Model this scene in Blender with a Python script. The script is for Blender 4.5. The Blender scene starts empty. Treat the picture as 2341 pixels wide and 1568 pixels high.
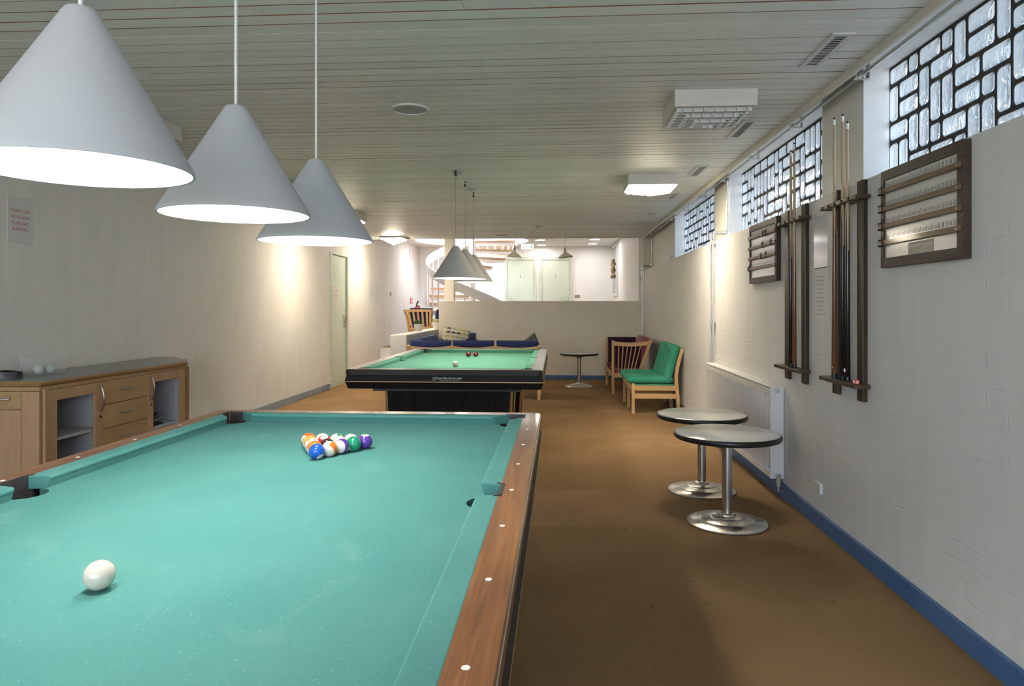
import bpy, math, random
from mathutils import Vector, Matrix, Euler
random.seed(7)
SC = bpy.context.scene
COL = SC.collection
PI = math.pi
R = math.radians

# ------------------------------------------------------------------ helpers
class MB:
    """collects faces and becomes ONE mesh object"""
    def __init__(s):
        s.v = []; s.f = []; s.m = []; s.sm = []
    def add(s, vs, fs, mi=0, sm=False):
        o = len(s.v); s.v += [tuple(v) for v in vs]
        for f in fs:
            s.f.append([o + i for i in f]); s.m.append(mi); s.sm.append(sm)
        return s
    def box(s, x0, x1, y0, y1, z0, z1, mi=0, M=None):
        if x0 > x1: x0, x1 = x1, x0
        if y0 > y1: y0, y1 = y1, y0
        if z0 > z1: z0, z1 = z1, z0
        vs = [(x0,y0,z0),(x1,y0,z0),(x1,y1,z0),(x0,y1,z0),(x0,y0,z1),(x1,y0,z1),(x1,y1,z1),(x0,y1,z1)]
        if M is not None: vs = [M @ Vector(v) for v in vs]
        return s.add(vs, [(0,3,2,1),(4,5,6,7),(0,1,5,4),(1,2,6,5),(2,3,7,6),(3,0,4,7)], mi)
    def bar(s, a, b, w, h, up=(0,0,1), mi=0):
        """rectangular bar from a to b, w across, h along up"""
        a = Vector(a); b = Vector(b); d = (b-a).normalized(); u = Vector(up)
        x = d.cross(u)
        if x.length < 1e-5: x = d.cross(Vector((0,1,0)))
        x.normalize(); u = x.cross(d).normalized()
        vs = []
        for p in (a, b):
            for sx, su in ((-1,-1),(1,-1),(1,1),(-1,1)):
                vs.append(p + x*sx*w/2 + u*su*h/2)
        return s.add(vs, [(0,1,2,3),(7,6,5,4),(0,4,5,1),(1,5,6,2),(2,6,7,3),(3,7,4,0)], mi)
    def prism(s, poly, z0, z1, mi=0, M=None, sm=False):
        """2D polygon (x,y) CCW extruded in z"""
        n = len(poly)
        vs = [(p[0],p[1],z0) for p in poly] + [(p[0],p[1],z1) for p in poly]
        if M is not None: vs = [M @ Vector(v) for v in vs]
        s.add(vs, [list(range(n))[::-1], list(range(n,2*n))], mi, False)
        o = len(s.v) - 2*n
        for i in range(n):
            j = (i+1) % n
            s.f.append([o+i,o+j,o+n+j,o+n+i]); s.m.append(mi); s.sm.append(sm)
        return s
    def lathe(s, prof, c=(0,0,0), n=32, mi=0, sm=True, M=None, caps=False):
        """profile [(r,z)...] around z through c"""
        vs = []
        for (r,z) in prof:
            for k in range(n):
                a = 2*PI*k/n
                vs.append((c[0]+r*math.cos(a), c[1]+r*math.sin(a), c[2]+z))
        if M is not None: vs = [M @ Vector(v) for v in vs]
        fs = []
        for i in range(len(prof)-1):
            for k in range(n):
                l = (k+1) % n
                fs.append((i*n+k, i*n+l, (i+1)*n+l, (i+1)*n+k))
        if caps:
            fs.append(list(range(n))[::-1]); fs.append([(len(prof)-1)*n+k for k in range(n)])
        return s.add(vs, fs, mi, sm)
    def cyl(s, a, b, r0, r1=None, n=16, mi=0, sm=True):
        a = Vector(a); b = Vector(b); r1 = r0 if r1 is None else r1
        L = (b-a).length
        M = Matrix.Translation(a) @ (b-a).to_track_quat('Z','Y').to_matrix().to_4x4()
        return s.lathe([(r0,0),(r1,L)], n=n, mi=mi, sm=sm, M=M, caps=True)
    def tube(s, pts, r, n=8, mi=0, closed=False):
        pts = [Vector(p) for p in pts]; N = len(pts)
        rr = r if isinstance(r, (list,tuple)) else [r]*N
        vs = []; prev = None
        for i,p in enumerate(pts):
            d = (pts[min(i+1,N-1)] - pts[max(i-1,0)]).normalized()
            if prev is None:
                x = d.orthogonal().normalized()
            else:
                x = (prev - d*prev.dot(d))
                x = x.normalized() if x.length > 1e-6 else d.orthogonal().normalized()
            prev = x; y = d.cross(x)
            for k in range(n):
                a = 2*PI*k/n
                vs.append(p + (x*math.cos(a)+y*math.sin(a))*rr[i])
        fs = []
        for i in range(N-1):
            for k in range(n):
                l=(k+1)%n; fs.append((i*n+k,i*n+l,(i+1)*n+l,(i+1)*n+k))
        fs.append(list(range(n))[::-1]); fs.append([(N-1)*n+k for k in range(n)])
        return s.add(vs, fs, mi, True)
    def sphere(s, c, r, nu=24, nv=14, mi=0, sc=(1,1,1)):
        vs=[(c[0],c[1],c[2]-r*sc[2])]; fs=[]
        for i in range(1,nv):
            t=-PI/2+PI*i/nv
            for k in range(nu):
                a=2*PI*k/nu
                vs.append((c[0]+r*sc[0]*math.cos(t)*math.cos(a), c[1]+r*sc[1]*math.cos(t)*math.sin(a), c[2]+r*sc[2]*math.sin(t)))
        vs.append((c[0],c[1],c[2]+r*sc[2])); T=len(vs)-1
        for k in range(nu):
            l=(k+1)%nu
            fs.append((0,1+l,1+k)); fs.append((T,1+(nv-2)*nu+k,1+(nv-2)*nu+l))
            for i in range(nv-2):
                fs.append((1+i*nu+k,1+i*nu+l,1+(i+1)*nu+l,1+(i+1)*nu+k))
        return s.add(vs,fs,mi,True)
    def pad(s, cx, cy, cz, w, d, h, mi=0, M=None, puff=0.02, n=10, tuft=None):
        """soft cushion: superellipse box centred at c, size w,d,h; tuft = list of (u,v) dimples on the top"""
        vs=[]; fs=[]
        def fr(a): return math.copysign(abs(a)**0.28, a)
        for side in (1,-1):
            for i in range(n+1):
                for j in range(n+1):
                    u=-1+2*i/n; v=-1+2*j/n
                    eu=math.copysign(1-(1-abs(u))**1.7,u); ev=math.copysign(1-(1-abs(v))**1.7,v)
                    e=max(abs(eu),abs(ev))
                    t=(1-abs(eu)**16)**.5*(1-abs(ev)**16)**.5
                    z=side*(h/2*t*.82 + puff*(1-eu*eu)*(1-ev*ev))
                    if tuft and side==1:
                        for (tu,tv) in tuft:
                            dd=((eu-tu)*w/2)**2+((ev-tv)*d/2)**2
                            z-=0.05*math.exp(-dd/0.0045)
                    q=Vector((eu*w/2,ev*d/2,z))
                    vs.append(q)
        N=(n+1)*(n+1)
        for i in range(n):
            for j in range(n):
                a=i*(n+1)+j
                fs.append((a,a+n+1,a+n+2,a+1)); fs.append((N+a,N+a+1,N+a+n+2,N+a+n+1))
        T=Matrix.Translation((cx,cy,cz))
        if M is not None: T=T@M
        return s.add([T@v for v in vs],fs,mi,True)

def org(o):
    p = Vector((0,0,0))
    while o is not None:
        p += o.location; o = o.parent
    return p

def mesh_of(name, mb, mats, angle=38):
    me = bpy.data.meshes.new(name)
    me.from_pydata([tuple(v) for v in mb.v], [], mb.f)
    if not isinstance(mats,(list,tuple)): mats=[mats]
    for m in mats: me.materials.append(m)
    for p,mi,sm in zip(me.polygons, mb.m, mb.sm):
        p.material_index = min(mi,len(mats)-1); p.use_smooth = sm
    me.validate(); me.update()
    if any(mb.sm):
        me.set_sharp_from_angle(angle=R(angle))
    return me

def bev(o, w, seg=2):
    if w:
        b=o.modifiers.new('bevel','BEVEL'); b.width=w; b.segments=seg; b.limit_method='ANGLE'; b.angle_limit=R(40)
        b.harden_normals=False
    return o

def part(name, mb, mat, parent, bevel=0, label=None):
    """mesh child; coordinates are world ones at building time"""
    a = org(parent)
    mb.v = [(v[0]-a.x, v[1]-a.y, v[2]-a.z) for v in mb.v]
    o = bpy.data.objects.new(name, mesh_of(name, mb, mat)); COL.objects.link(o)
    o.parent = parent
    if label: o['label']=label
    return bev(o, bevel)

def tag(o, label, cat, group=None):
    o['label']=label; o['category']=cat
    if group: o['group']=group
    return o

def thing(name, label, cat, loc=(0,0,0), group=None):
    o = bpy.data.objects.new(name, None); COL.objects.link(o)
    o.location = loc; o.empty_display_size = .1
    return tag(o, label, cat, group)

def solo(name, mb, mat, label, cat, group=None, bevel=0):
    xs=[v[0] for v in mb.v]; ys=[v[1] for v in mb.v]; zs=[v[2] for v in mb.v]
    c=((min(xs)+max(xs))/2,(min(ys)+max(ys))/2,min(zs))
    mb.v=[(v[0]-c[0],v[1]-c[1],v[2]-c[2]) for v in mb.v]
    o=bpy.data.objects.new(name, mesh_of(name, mb, mat)); COL.objects.link(o); o.location=c
    tag(o,label,cat,group)
    return bev(o,bevel)

def struct(name, mb, mat, parent=None, bevel=0):
    if parent is not None:
        return part(name, mb, mat, parent, bevel)
    o=bpy.data.objects.new(name, mesh_of(name, mb, mat)); COL.objects.link(o)
    o['kind']='structure'
    return bev(o,bevel)

def dup(root, loc=None, rz=None, label=None, group=None):
    def cp(o, par):
        c=o.copy(); COL.objects.link(c); c.parent=par
        for ch in list(o.children): cp(ch,c)
        return c
    r=cp(root,None)
    if loc is not None: r.location=loc
    if rz is not None: r.rotation_euler=(0,0,rz)
    if label: r['label']=label
    if group: r['group']=group
    return r

_tc=0
def text_mb(mb, body, size, M, align='CENTER', mi=0, sx=1.0):
    """flat lettering as mesh faces"""
    global _tc
    cu=bpy.data.curves.new('lettering','FONT'); cu.body=body; cu.size=size; cu.align_x=align; cu.align_y='CENTER'; cu.resolution_u=2
    o=bpy.data.objects.new('lettering',cu); COL.objects.link(o)
    dg=bpy.context.evaluated_depsgraph_get(); dg.update()
    me=bpy.data.meshes.new_from_object(o.evaluated_get(dg))
    vs=[M@Vector((v.co.x*sx,v.co.y,v.co.z)) for v in me.vertices]; fs=[list(p.vertices) for p in me.polygons]
    bpy.data.objects.remove(o); bpy.data.curves.remove(cu); bpy.data.meshes.remove(me)
    mb.add(vs,fs,mi,False)
    return mb
def frame(o,x,y):
    """matrix whose local x,y axes are the given world directions"""
    x=Vector(x).normalized(); y=Vector(y).normalized(); z=x.cross(y)
    return Matrix(((x.x,y.x,z.x,o[0]),(x.y,y.y,z.y,o[1]),(x.z,y.z,z.z,o[2]),(0,0,0,1)))
def FR(p): return frame(p,(0,-1,0),(0,0,1))    # reading frame on the right wall (faces -X)
def FL(p): return frame(p,(0,1,0),(0,0,1))     # reading frame on the left wall (faces +X)
def FF(p): return frame(p,(1,0,0),(0,0,1))     # facing the camera side (-Y)

# ------------------------------------------------------------------ materials
def mat(name, col=(.8,.8,.8), rough=.5, metal=0, spec=.5, coat=0, emit=None, es=0, trans=0, ior=1.45, alpha=1):
    m=bpy.data.materials.new(name); m.use_nodes=True
    b=m.node_tree.nodes['Principled BSDF']
    b.inputs['Base Color'].default_value=(*col,1); b.inputs['Roughness'].default_value=rough
    b.inputs['Metallic'].default_value=metal; b.inputs['Specular IOR Level'].default_value=spec
    b.inputs['Coat Weight'].default_value=coat; b.inputs['Coat Roughness'].default_value=.08
    b.inputs['Transmission Weight'].default_value=trans; b.inputs['IOR'].default_value=ior; b.inputs['Alpha'].default_value=alpha
    if emit: b.inputs['Emission Color'].default_value=(*emit,1); b.inputs['Emission Strength'].default_value=es
    return m
def nt(m): return m.node_tree, m.node_tree.nodes, m.node_tree.links, m.node_tree.nodes['Principled BSDF']
def node(m,t,**k):
    n=m.node_tree.nodes.new(t)
    for a,v in k.items():
        if a in n.inputs: n.inputs[a].default_value=v
        else: setattr(n,a,v)
    return n
def lk(m,a,b): m.node_tree.links.new(a,b)
def coords(m, scale=(1,1,1), rot=(0,0,0)):
    tc=node(m,'ShaderNodeTexCoord'); mp=node(m,'ShaderNodeMapping')
    mp.inputs['Scale'].default_value=scale; mp.inputs['Rotation'].default_value=rot
    lk(m,tc.outputs['Object'],mp.inputs['Vector']); return mp.outputs['Vector']
def ramp(m, fac, stops):
    r=node(m,'ShaderNodeValToRGB'); e=r.color_ramp.elements
    while len(e)<len(stops): e.new(.5)
    for i,(p,c) in enumerate(stops): e[i].position=p; e[i].color=(*c,1)
    lk(m,fac,r.inputs['Fac']); return r.outputs['Color']
def bump(m, h, strength, dist=.01, prev=None):
    b=node(m,'ShaderNodeBump'); b.inputs['Strength'].default_value=strength; b.inputs['Distance'].default_value=dist
    lk(m,h,b.inputs['Height'])
    if prev: lk(m,prev,b.inputs['Normal'])
    return b.outputs['Normal']
def noisy(name, c0, c1, scale=8, rough=.5, bs=0, bd=.002, bscale=None, vec=(1,1,1), detail=4, **k):
    m=mat(name,c0,rough,**k); b=nt(m)[3]
    v=coords(m,vec)
    n=node(m,'ShaderNodeTexNoise'); n.inputs['Scale'].default_value=scale; n.inputs['Detail'].default_value=detail; lk(m,v,n.inputs['Vector'])
    lk(m,ramp(m,n.outputs['Fac'],[(.3,c0),(.7,c1)]),b.inputs['Base Color'])
    if bs:
        n2=node(m,'ShaderNodeTexNoise'); n2.inputs['Scale'].default_value=bscale or scale; n2.inputs['Detail'].default_value=3; lk(m,v,n2.inputs['Vector'])
        lk(m,bump(m,n2.outputs['Fac'],bs,bd),b.inputs['Normal'])
    return m
def wood(name, c0, c1, axis='y', scale=1.0, rough=.4, coat=0, grain=1.0):
    m=mat(name,c0,rough,coat=coat); b=nt(m)[3]
    s={'x':(1.2,14,14),'y':(14,1.2,14),'z':(14,14,1.2)}[axis]
    v=coords(m,tuple(a*scale for a in s))
    n=node(m,'ShaderNodeTexNoise'); n.inputs['Scale'].default_value=1.6; n.inputs['Detail'].default_value=5; n.inputs['Distortion'].default_value=.6; lk(m,v,n.inputs['Vector'])
    s2={'x':(4,120,120),'y':(120,4,120),'z':(120,120,4)}[axis]
    v2=coords(m,tuple(a*scale for a in s2))
    n2=node(m,'ShaderNodeTexNoise'); n2.inputs['Scale'].default_value=1.5; n2.inputs['Detail'].default_value=2; lk(m,v2,n2.inputs['Vector'])
    mx=node(m,'ShaderNodeMix',data_type='FLOAT'); mx.inputs[0].default_value=.35
    lk(m,n.outputs['Fac'],mx.inputs[2]); lk(m,n2.outputs['Fac'],mx.inputs[3])
    h=.5-.22*grain
    lk(m,ramp(m,mx.outputs[0],[(.32,c0),(.5,tuple((a+b_)/2 for a,b_ in zip(c0,c1))),(.66,c1)]),b.inputs['Base Color'])
    lk(m,bump(m,n2.outputs['Fac'],.06*grain,.001),b.inputs['Normal'])
    return m
def brickwall(name, plane, col=(.74,.72,.69), bs=.55):
    """thickly painted brick wall"""
    m=mat(name,col,.62,spec=.35); b=nt(m)[3]
    tc=node(m,'ShaderNodeTexCoord'); sp=node(m,'ShaderNodeSeparateXYZ'); cb=node(m,'ShaderNodeCombineXYZ')
    lk(m,tc.outputs['Object'],sp.inputs[0]); lk(m,sp.outputs['Y' if plane=='yz' else 'X'],cb.inputs['X']); lk(m,sp.outputs['Z'],cb.inputs['Y'])
    wn=node(m,'ShaderNodeTexNoise'); wn.inputs['Scale'].default_value=3.0; lk(m,cb.outputs[0],wn.inputs['Vector'])
    wm=node(m,'ShaderNodeMix',data_type='VECTOR'); wm.inputs[0].default_value=.045
    lk(m,cb.outputs[0],wm.inputs[4]); lk(m,wn.outputs['Color'],wm.inputs[5])
    br=node(m,'ShaderNodeTexBrick'); br.offset=.5
    br.inputs['Scale'].default_value=1; br.inputs['Brick Width'].default_value=.24; br.inputs['Row Height'].default_value=.066
    br.inputs['Mortar Size'].default_value=.006; br.inputs['Mortar Smooth'].default_value=1.0
    lk(m,wm.outputs[1],br.inputs['Vector'])
    n1=node(m,'ShaderNodeTexNoise'); n1.inputs['Scale'].default_value=9; n1.inputs['Detail'].default_value=3; lk(m,cb.outputs[0],n1.inputs['Vector'])
    st=node(m,'ShaderNodeMapping'); st.inputs['Scale'].default_value=(6,1.1,1); lk(m,cb.outputs[0],st.inputs['Vector'])
    n2=node(m,'ShaderNodeTexNoise'); n2.inputs['Scale'].default_value=1.5; n2.inputs['Detail'].default_value=4; lk(m,st.outputs[0],n2.inputs['Vector'])
    d=tuple(c*.93 for c in col)
    lk(m,ramp(m,n2.outputs['Fac'],[(.3,d),(.7,col)]),b.inputs['Base Color'])
    # only some joints telegraph through the paint
    mk=node(m,'ShaderNodeTexNoise'); mk.inputs['Scale'].default_value=4.5; mk.inputs['Detail'].default_value=2; lk(m,cb.outputs[0],mk.inputs['Vector'])
    mr=node(m,'ShaderNodeMapRange'); mr.inputs['From Min'].default_value=.45; mr.inputs['From Max'].default_value=.7; lk(m,mk.outputs['Fac'],mr.inputs['Value'])
    mu=node(m,'ShaderNodeMath',operation='MULTIPLY'); lk(m,br.outputs['Fac'],mu.inputs[0]); lk(m,mr.outputs[0],mu.inputs[1])
    iv=node(m,'ShaderNodeMath',operation='SUBTRACT'); iv.inputs[0].default_value=1; lk(m,mu.outputs[0],iv.inputs[1])
    p=bump(m,iv.outputs[0],bs,.006)
    p=bump(m,n1.outputs['Fac'],.22,.006,p)
    lk(m,p,b.inputs['Normal'])
    return m

M={}
M['wallR']=brickwall('painted_brick_right','yz',(.70,.68,.655),.28)
M['wallL']=brickwall('painted_brick_left','yz',(.72,.69,.65),.25)
M['wallX']=brickwall('painted_brick_cross','xz',(.66,.63,.60),.15)
M['plaster']=noisy('cream_plaster',(.76,.685,.56),(.80,.725,.60),3,.6,.05,.002,60)
M['white']=noisy('white_plaster',(.80,.79,.78),(.83,.82,.81),3,.6,.05,.002,50)
M['pil']=noisy('upper_wall_paint',(.70,.675,.63),(.73,.705,.66),3,.6,.04,.002,50)
M['reveal']=mat('reveal_paint',(.75,.76,.78),.5)
M['cornice']=mat('cornice_paint',(.62,.58,.50),.5)
M['blue']=noisy('blue_skirting',(.045,.105,.235),(.06,.13,.27),6,.45)
M['greyskirt']=noisy('grey_blue_skirting',(.20,.23,.27),(.26,.29,.33),6,.5)
# carpet
def carpet():
    m=mat('brown_carpet',(.2,.11,.04),.95,spec=.1); b=nt(m)[3]
    v=coords(m)
    a=node(m,'ShaderNodeTexNoise'); a.inputs['Scale'].default_value=1.3; a.inputs['Detail'].default_value=5; lk(m,v,a.inputs['Vector'])
    c=node(m,'ShaderNodeTexNoise'); c.inputs['Scale'].default_value=220; c.inputs['Detail'].default_value=2; lk(m,v,c.inputs['Vector'])
    st=node(m,'ShaderNodeTexNoise'); st.inputs['Scale'].default_value=16; st.inputs['Detail'].default_value=2; lk(m,v,st.inputs['Vector'])
    mx=node(m,'ShaderNodeMix',data_type='FLOAT'); mx.inputs[0].default_value=.45; lk(m,a.outputs['Fac'],mx.inputs[2]); lk(m,c.outputs['Fac'],mx.inputs[3])
    col=ramp(m,mx.outputs[0],[(.3,(.165,.098,.044)),(.7,(.265,.165,.080))])
    s=ramp(m,st.outputs['Fac'],[(.68,(1,1,1)),(.78,(.62,.6,.6))])
    ml=node(m,'ShaderNodeMix',data_type='RGBA',blend_type='MULTIPLY'); ml.inputs[0].default_value=1
    lk(m,col,ml.inputs[6]); lk(m,s,ml.inputs[7]); lk(m,ml.outputs[2],b.inputs['Base Color'])
    lk(m,bump(m,c.outputs['Fac'],.5,.004),b.inputs['Normal'])
    return m
M['carpet']=carpet()
def planks():
    m=mat('whitewashed_planks',(.55,.57,.54),.45,spec=.4); b=nt(m)[3]
    v=coords(m,(.8,26,1))
    a=node(m,'ShaderNodeTexNoise'); a.inputs['Scale'].default_value=2.2; a.inputs['Detail'].default_value=5; lk(m,v,a.inputs['Vector'])
    at=node(m,'ShaderNodeAttribute'); at.attribute_name='plank'
    r1=ramp(m,a.outputs['Fac'],[(.3,(.735,.76,.75)),(.7,(.81,.835,.825))])
    r2=ramp(m,at.outputs['Fac'],[(0,(.90,.90,.89)),(1,(1,1,1))])
    ml=node(m,'ShaderNodeMix',data_type='RGBA',blend_type='MULTIPLY'); ml.inputs[0].default_value=1
    lk(m,r1,ml.inputs[6]); lk(m,r2,ml.inputs[7]); lk(m,ml.outputs[2],b.inputs['Base Color'])
    return m
M['plank']=planks()
M['gap']=noisy('raw_pine_tongue',(.20,.095,.04),(.32,.15,.06),20,.7)
def cloth(name, c0, c1):
    m=mat(name,c0,.9,spec=.12); b=nt(m)[3]
    b.inputs['Sheen Weight'].default_value=.08; b.inputs['Sheen Roughness'].default_value=.5
    b.inputs['Sheen Tint'].default_value=(.5,.85,.78,1)
    v=coords(m)
    a=node(m,'ShaderNodeTexNoise'); a.inputs['Scale'].default_value=2.5; a.inputs['Detail'].default_value=4; lk(m,v,a.inputs['Vector'])
    base=ramp(m,a.outputs['Fac'],[(.3,c0),(.7,c1)])
    # chalk specks
    vv=coords(m,(1,.6,1),(0,0,.5))
    s=node(m,'ShaderNodeTexNoise'); s.inputs['Scale'].default_value=230; s.inputs['Detail'].default_value=1; lk(m,vv,s.inputs['Vector'])
    sm_=node(m,'ShaderNodeMapRange'); sm_.inputs['From Min'].default_value=.66; sm_.inputs['From Max'].default_value=.78; sm_.inputs['To Max'].default_value=.38; lk(m,s.outputs['Fac'],sm_.inputs['Value'])
    k=tuple(min(1,x*1.15+.16) for x in c1)
    mx=node(m,'ShaderNodeMix',data_type='RGBA'); lk(m,sm_.outputs[0],mx.inputs[0]); lk(m,base,mx.inputs[6]); mx.inputs[7].default_value=(*k,1)
    # broad worn smears
    w=node(m,'ShaderNodeTexNoise'); w.inputs['Scale'].default_value=3.2; w.inputs['Detail'].default_value=6; w.inputs['Distortion'].default_value=1.5; lk(m,vv,w.inputs['Vector'])
    wm=node(m,'ShaderNodeMapRange'); wm.inputs['From Min'].default_value=.6; wm.inputs['From Max'].default_value=.8; wm.inputs['To Max'].default_value=.25; lk(m,w.outputs['Fac'],wm.inputs['Value'])
    mx2=node(m,'ShaderNodeMix',data_type='RGBA'); lk(m,wm.outputs[0],mx2.inputs[0]); lk(m,mx.outputs[2],mx2.inputs[6]); mx2.inputs[7].default_value=(*k,1)
    lk(m,mx2.outputs[2],b.inputs['Base Color'])
    f=node(m,'ShaderNodeTexNoise'); f.inputs['Scale'].default_value=500; lk(m,v,f.inputs['Vector'])
    lk(m,bump(m,f.outputs['Fac'],.15,.001),b.inputs['Normal'])
    return m
M['clothA']=cloth('teal_billiard_cloth',(.050,.178,.158),(.070,.208,.187))
M['clothB']=cloth('green_billiard_cloth',(.066,.195,.122),(.08,.222,.142))
M['railA_y']=wood('walnut_rail_lengthwise',(.085,.028,.010),(.31,.125,.04),'y',1.0,.32,.35)
M['railA_x']=wood('walnut_rail_crosswise',(.085,.028,.010),(.31,.125,.04),'x',1.0,.32,.35)
M['railB']=wood('dark_laminate_rail',(.022,.016,.013),(.05,.036,.029),'x',1.0,.3,.1)
M['railBy']=wood('dark_laminate_rail_lengthwise',(.022,.016,.013),(.05,.036,.029),'y',1.0,.3,.1)
M['apron']=wood('dark_apron',(.012,.010,.011),(.03,.025,.025),'x',1.0,.5,0)
M['black_panel']=wood('black_brown_panel',(.008,.006,.005),(.018,.013,.011),'z',1.0,.65)
for _k in ('black_panel','apron','railB'): nt(M[_k])[3].inputs['Specular IOR Level'].default_value=.22
M['gold']=mat('gold_strip',(.55,.38,.18),.35,.8)
M['alu']=mat('brushed_aluminium_edge',(.75,.73,.70),.3,1)
M['leather']=noisy('black_pocket_leather',(.012,.011,.012),(.03,.026,.028),40,.45,.2,.002)
M['pearl']=mat('pearl_inlay',(.85,.82,.76),.3)
M['shade']=noisy('white_lampshade',(.42,.42,.425),(.445,.445,.45),5,.75,spec=.2)
M['shade_far']=noisy('lightened_far_lampshade',(.46,.445,.42),(.49,.475,.45),5,.75,spec=.2)  # far copy, lightened and warmed in colour to offset the dim light there
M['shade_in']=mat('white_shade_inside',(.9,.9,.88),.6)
M['bulb']=mat('glowing_bulb',(1,1,1),.4,emit=(1,.98,.96),es=262)
M['cordw']=noisy('white_twisted_cord',(.6,.6,.6),(.75,.75,.74),300,.7)
M['cordg']=mat('grey_cord',(.30,.29,.28),.6)
M['black']=mat('black_plastic',(.008,.008,.008),.35)
M['beech']=wood('beech',(.50,.29,.115),(.66,.42,.19),'z',.8,.4,.1,.5)
M['beechx']=wood('beech_crosswise',(.50,.29,.115),(.66,.42,.19),'x',.8,.4,.1,.5)
M['beechy']=wood('beech_along',(.50,.29,.115),(.66,.42,.19),'y',.8,.4,.1,.5)
M['cab']=wood('cabinet_beech',(.36,.22,.095),(.44,.285,.135),'y',.6,.42,.1,.5)
M['cabz']=wood('cabinet_beech_upright',(.40,.235,.12),(.49,.30,.165),'z',.6,.42,.1,.5)
M['cabedge']=wood('cabinet_nosing',(.24,.125,.042),(.33,.185,.07),'y',.6,.35,.2,.5)
M['lam']=mat('grey_laminate',(.24,.235,.225),.3)
M['cabin']=mat('white_cabinet_inside',(.45,.45,.46),.5)
M['steel']=mat('brushed_steel',(.62,.60,.57),.28,1)
M['chrome']=mat('chrome',(.78,.78,.78),.12,1)
M['dark_metal']=mat('dark_handle_metal',(.35,.34,.33),.3,1)
M['top_white']=mat('white_laminate_top',(.84,.84,.82),.12,coat=.4)
M['rub']=mat('black_rubber_edge',(.012,.011,.011),.35)
M['greenf']=noisy('green_upholstery',(.035,.235,.145),(.055,.30,.20),6,.85,.12,.002,400,spec=.15)
M['navy']=noisy('navy_upholstery',(.018,.026,.085),(.028,.04,.12),6,.85,.12,.002,400,spec=.15)
M['navyl']=noisy('worn_navy_upholstery',(.07,.10,.22),(.10,.135,.28),5,.85,.12,.002,400,spec=.15)
M['maroon']=noisy('dark_plum_upholstery',(.03,.010,.022),(.045,.015,.032),6,.85,.12,.002,400,spec=.15)
M['mauve']=noisy('mauve_upholstery',(.20,.06,.075),(.26,.085,.10),6,.85,.12,.002,400,spec=.15)
M['lilac']=noisy('faded_lilac_upholstery',(.24,.14,.17),(.30,.18,.21),6,.85,spec=.15)
M['rack']=wood('smoked_oak_rack',(.032,.023,.014),(.065,.047,.028),'z',1.0,.4,.15)
M['racky']=wood('smoked_oak_shelf',(.045,.033,.020),(.095,.07,.043),'y',1.0,.4,.15)
M['brail']=wood('scoring_rail_wood',(.085,.046,.019),(.155,.09,.042),'y',1.0,.4,.15)
M['bframe']=wood('scoreboard_frame_wood',(.042,.030,.023),(.08,.058,.046),'y',1.0,.45)
M['board']=mat('white_enamel_board',(.62,.60,.57),.18,coat=.3)
M['ink']=mat('black_ink',(.02,.02,.02),.6)
M['inkg']=mat('grey_ink',(.40,.40,.405),.7)
M['inkr']=mat('red_ink',(.45,.05,.08),.7)
M['paper']=mat('white_paper',(.70,.69,.68),.6)
M['film']=mat('glossy_plastic_sleeve',(.66,.65,.64),.12,coat=.6)
M['rad']=mat('radiator_enamel',(.66,.64,.61),.35)
M['pipe']=mat('painted_steel_pipe',(.62,.60,.56),.25,.6)
M['conduit']=mat('galvanised_conduit',(.60,.61,.60),.22,.9)
M['maple']=wood('maple_cue_shaft',(.36,.24,.135),(.46,.33,.20),'z',1,.35,.2,.4)
M['butt_dark']=mat('black_cue_butt',(.008,.007,.007),.25,coat=.4)
M['butt_brown']=wood('brown_cue_butt',(.12,.045,.015),(.2,.08,.03),'z',1,.3,.4,.5)
M['ferrule']=mat('white_ferrule',(.80,.80,.80),.3)
M['doorg']=mat('pale_green_door',(.55,.61,.51),.4)
M['doorf']=mat('pale_green_frame',(.51,.57,.47),.4)
M['red']=mat('red_paint',(.55,.02,.02),.3,coat=.4)
M['pot']=mat('white_ceramic_pot',(.74,.72,.68),.4)
M['cactus']=noisy('cactus_flesh',(.025,.06,.02),(.06,.11,.04),60,.7,.4,.004)
M['cactusp']=noisy('pale_cactus_flesh',(.38,.36,.18),(.50,.48,.28),60,.7,.4,.004)
M['grille']=mat('white_painted_metal',(.62,.62,.61),.4)
M['void']=mat('dark_duct',(.05,.05,.05),.8)
M['lit']=mat('glowing_tube',(1,1,1),.4,emit=(1,.87,.68),es=60)
M['down']=mat('downlight_glow',(1,1,1),.4,emit=(1,.95,.88),es=45)
M['sky']=mat('skylight_glow',(1,1,1),.4,emit=(.86,.92,1),es=14)
M['louv']=noisy('white_louvre',(.66,.67,.65),(.70,.71,.69),6,.5)
M['lampwood']=wood('whitewashed_box',(.56,.54,.50),(.66,.64,.60),'x',.7,.5,0,.5)
M['metalshade']=mat('dull_metal_shade',(.82,.74,.60),.5,.0)
M['treadw']=wood('stair_tread_wood',(.50,.30,.15),(.62,.40,.22),'x',.8,.4,.1,.5)
M['stairw']=mat('white_stair_paint',(.80,.79,.79),.4)
M['concrete']=noisy('dark_mortar',(.028,.024,.021),(.05,.045,.04),30,.8)
M['cream_col']=mat('cream_column_paint',(.80,.76,.65),.5)
M['clearbox']=mat('frosted_plastic',(.72,.71,.68),.35,alpha=.2)
M['tubball']=mat('greenish_white_ball',(.52,.58,.52),.3)
M['exit_lit']=mat('exit_sign_glow',(1,1,1),.4,emit=(1,1,1),es=1.6)
M['exit_grn']=mat('exit_sign_green',(.02,.35,.17),.5,emit=(.02,.5,.25),es=.5)
M['grey']=mat('grey_metal_plate',(.30,.29,.28),.45,.4)
M['platebg']=mat('silver_name_plate',(.22,.22,.225),.4,.0)
M['brassbg']=mat('brass_name_plate',(.33,.29,.20),.4,.0)
M['white_ink']=mat('white_ink',(.85,.85,.85),.5)
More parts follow.
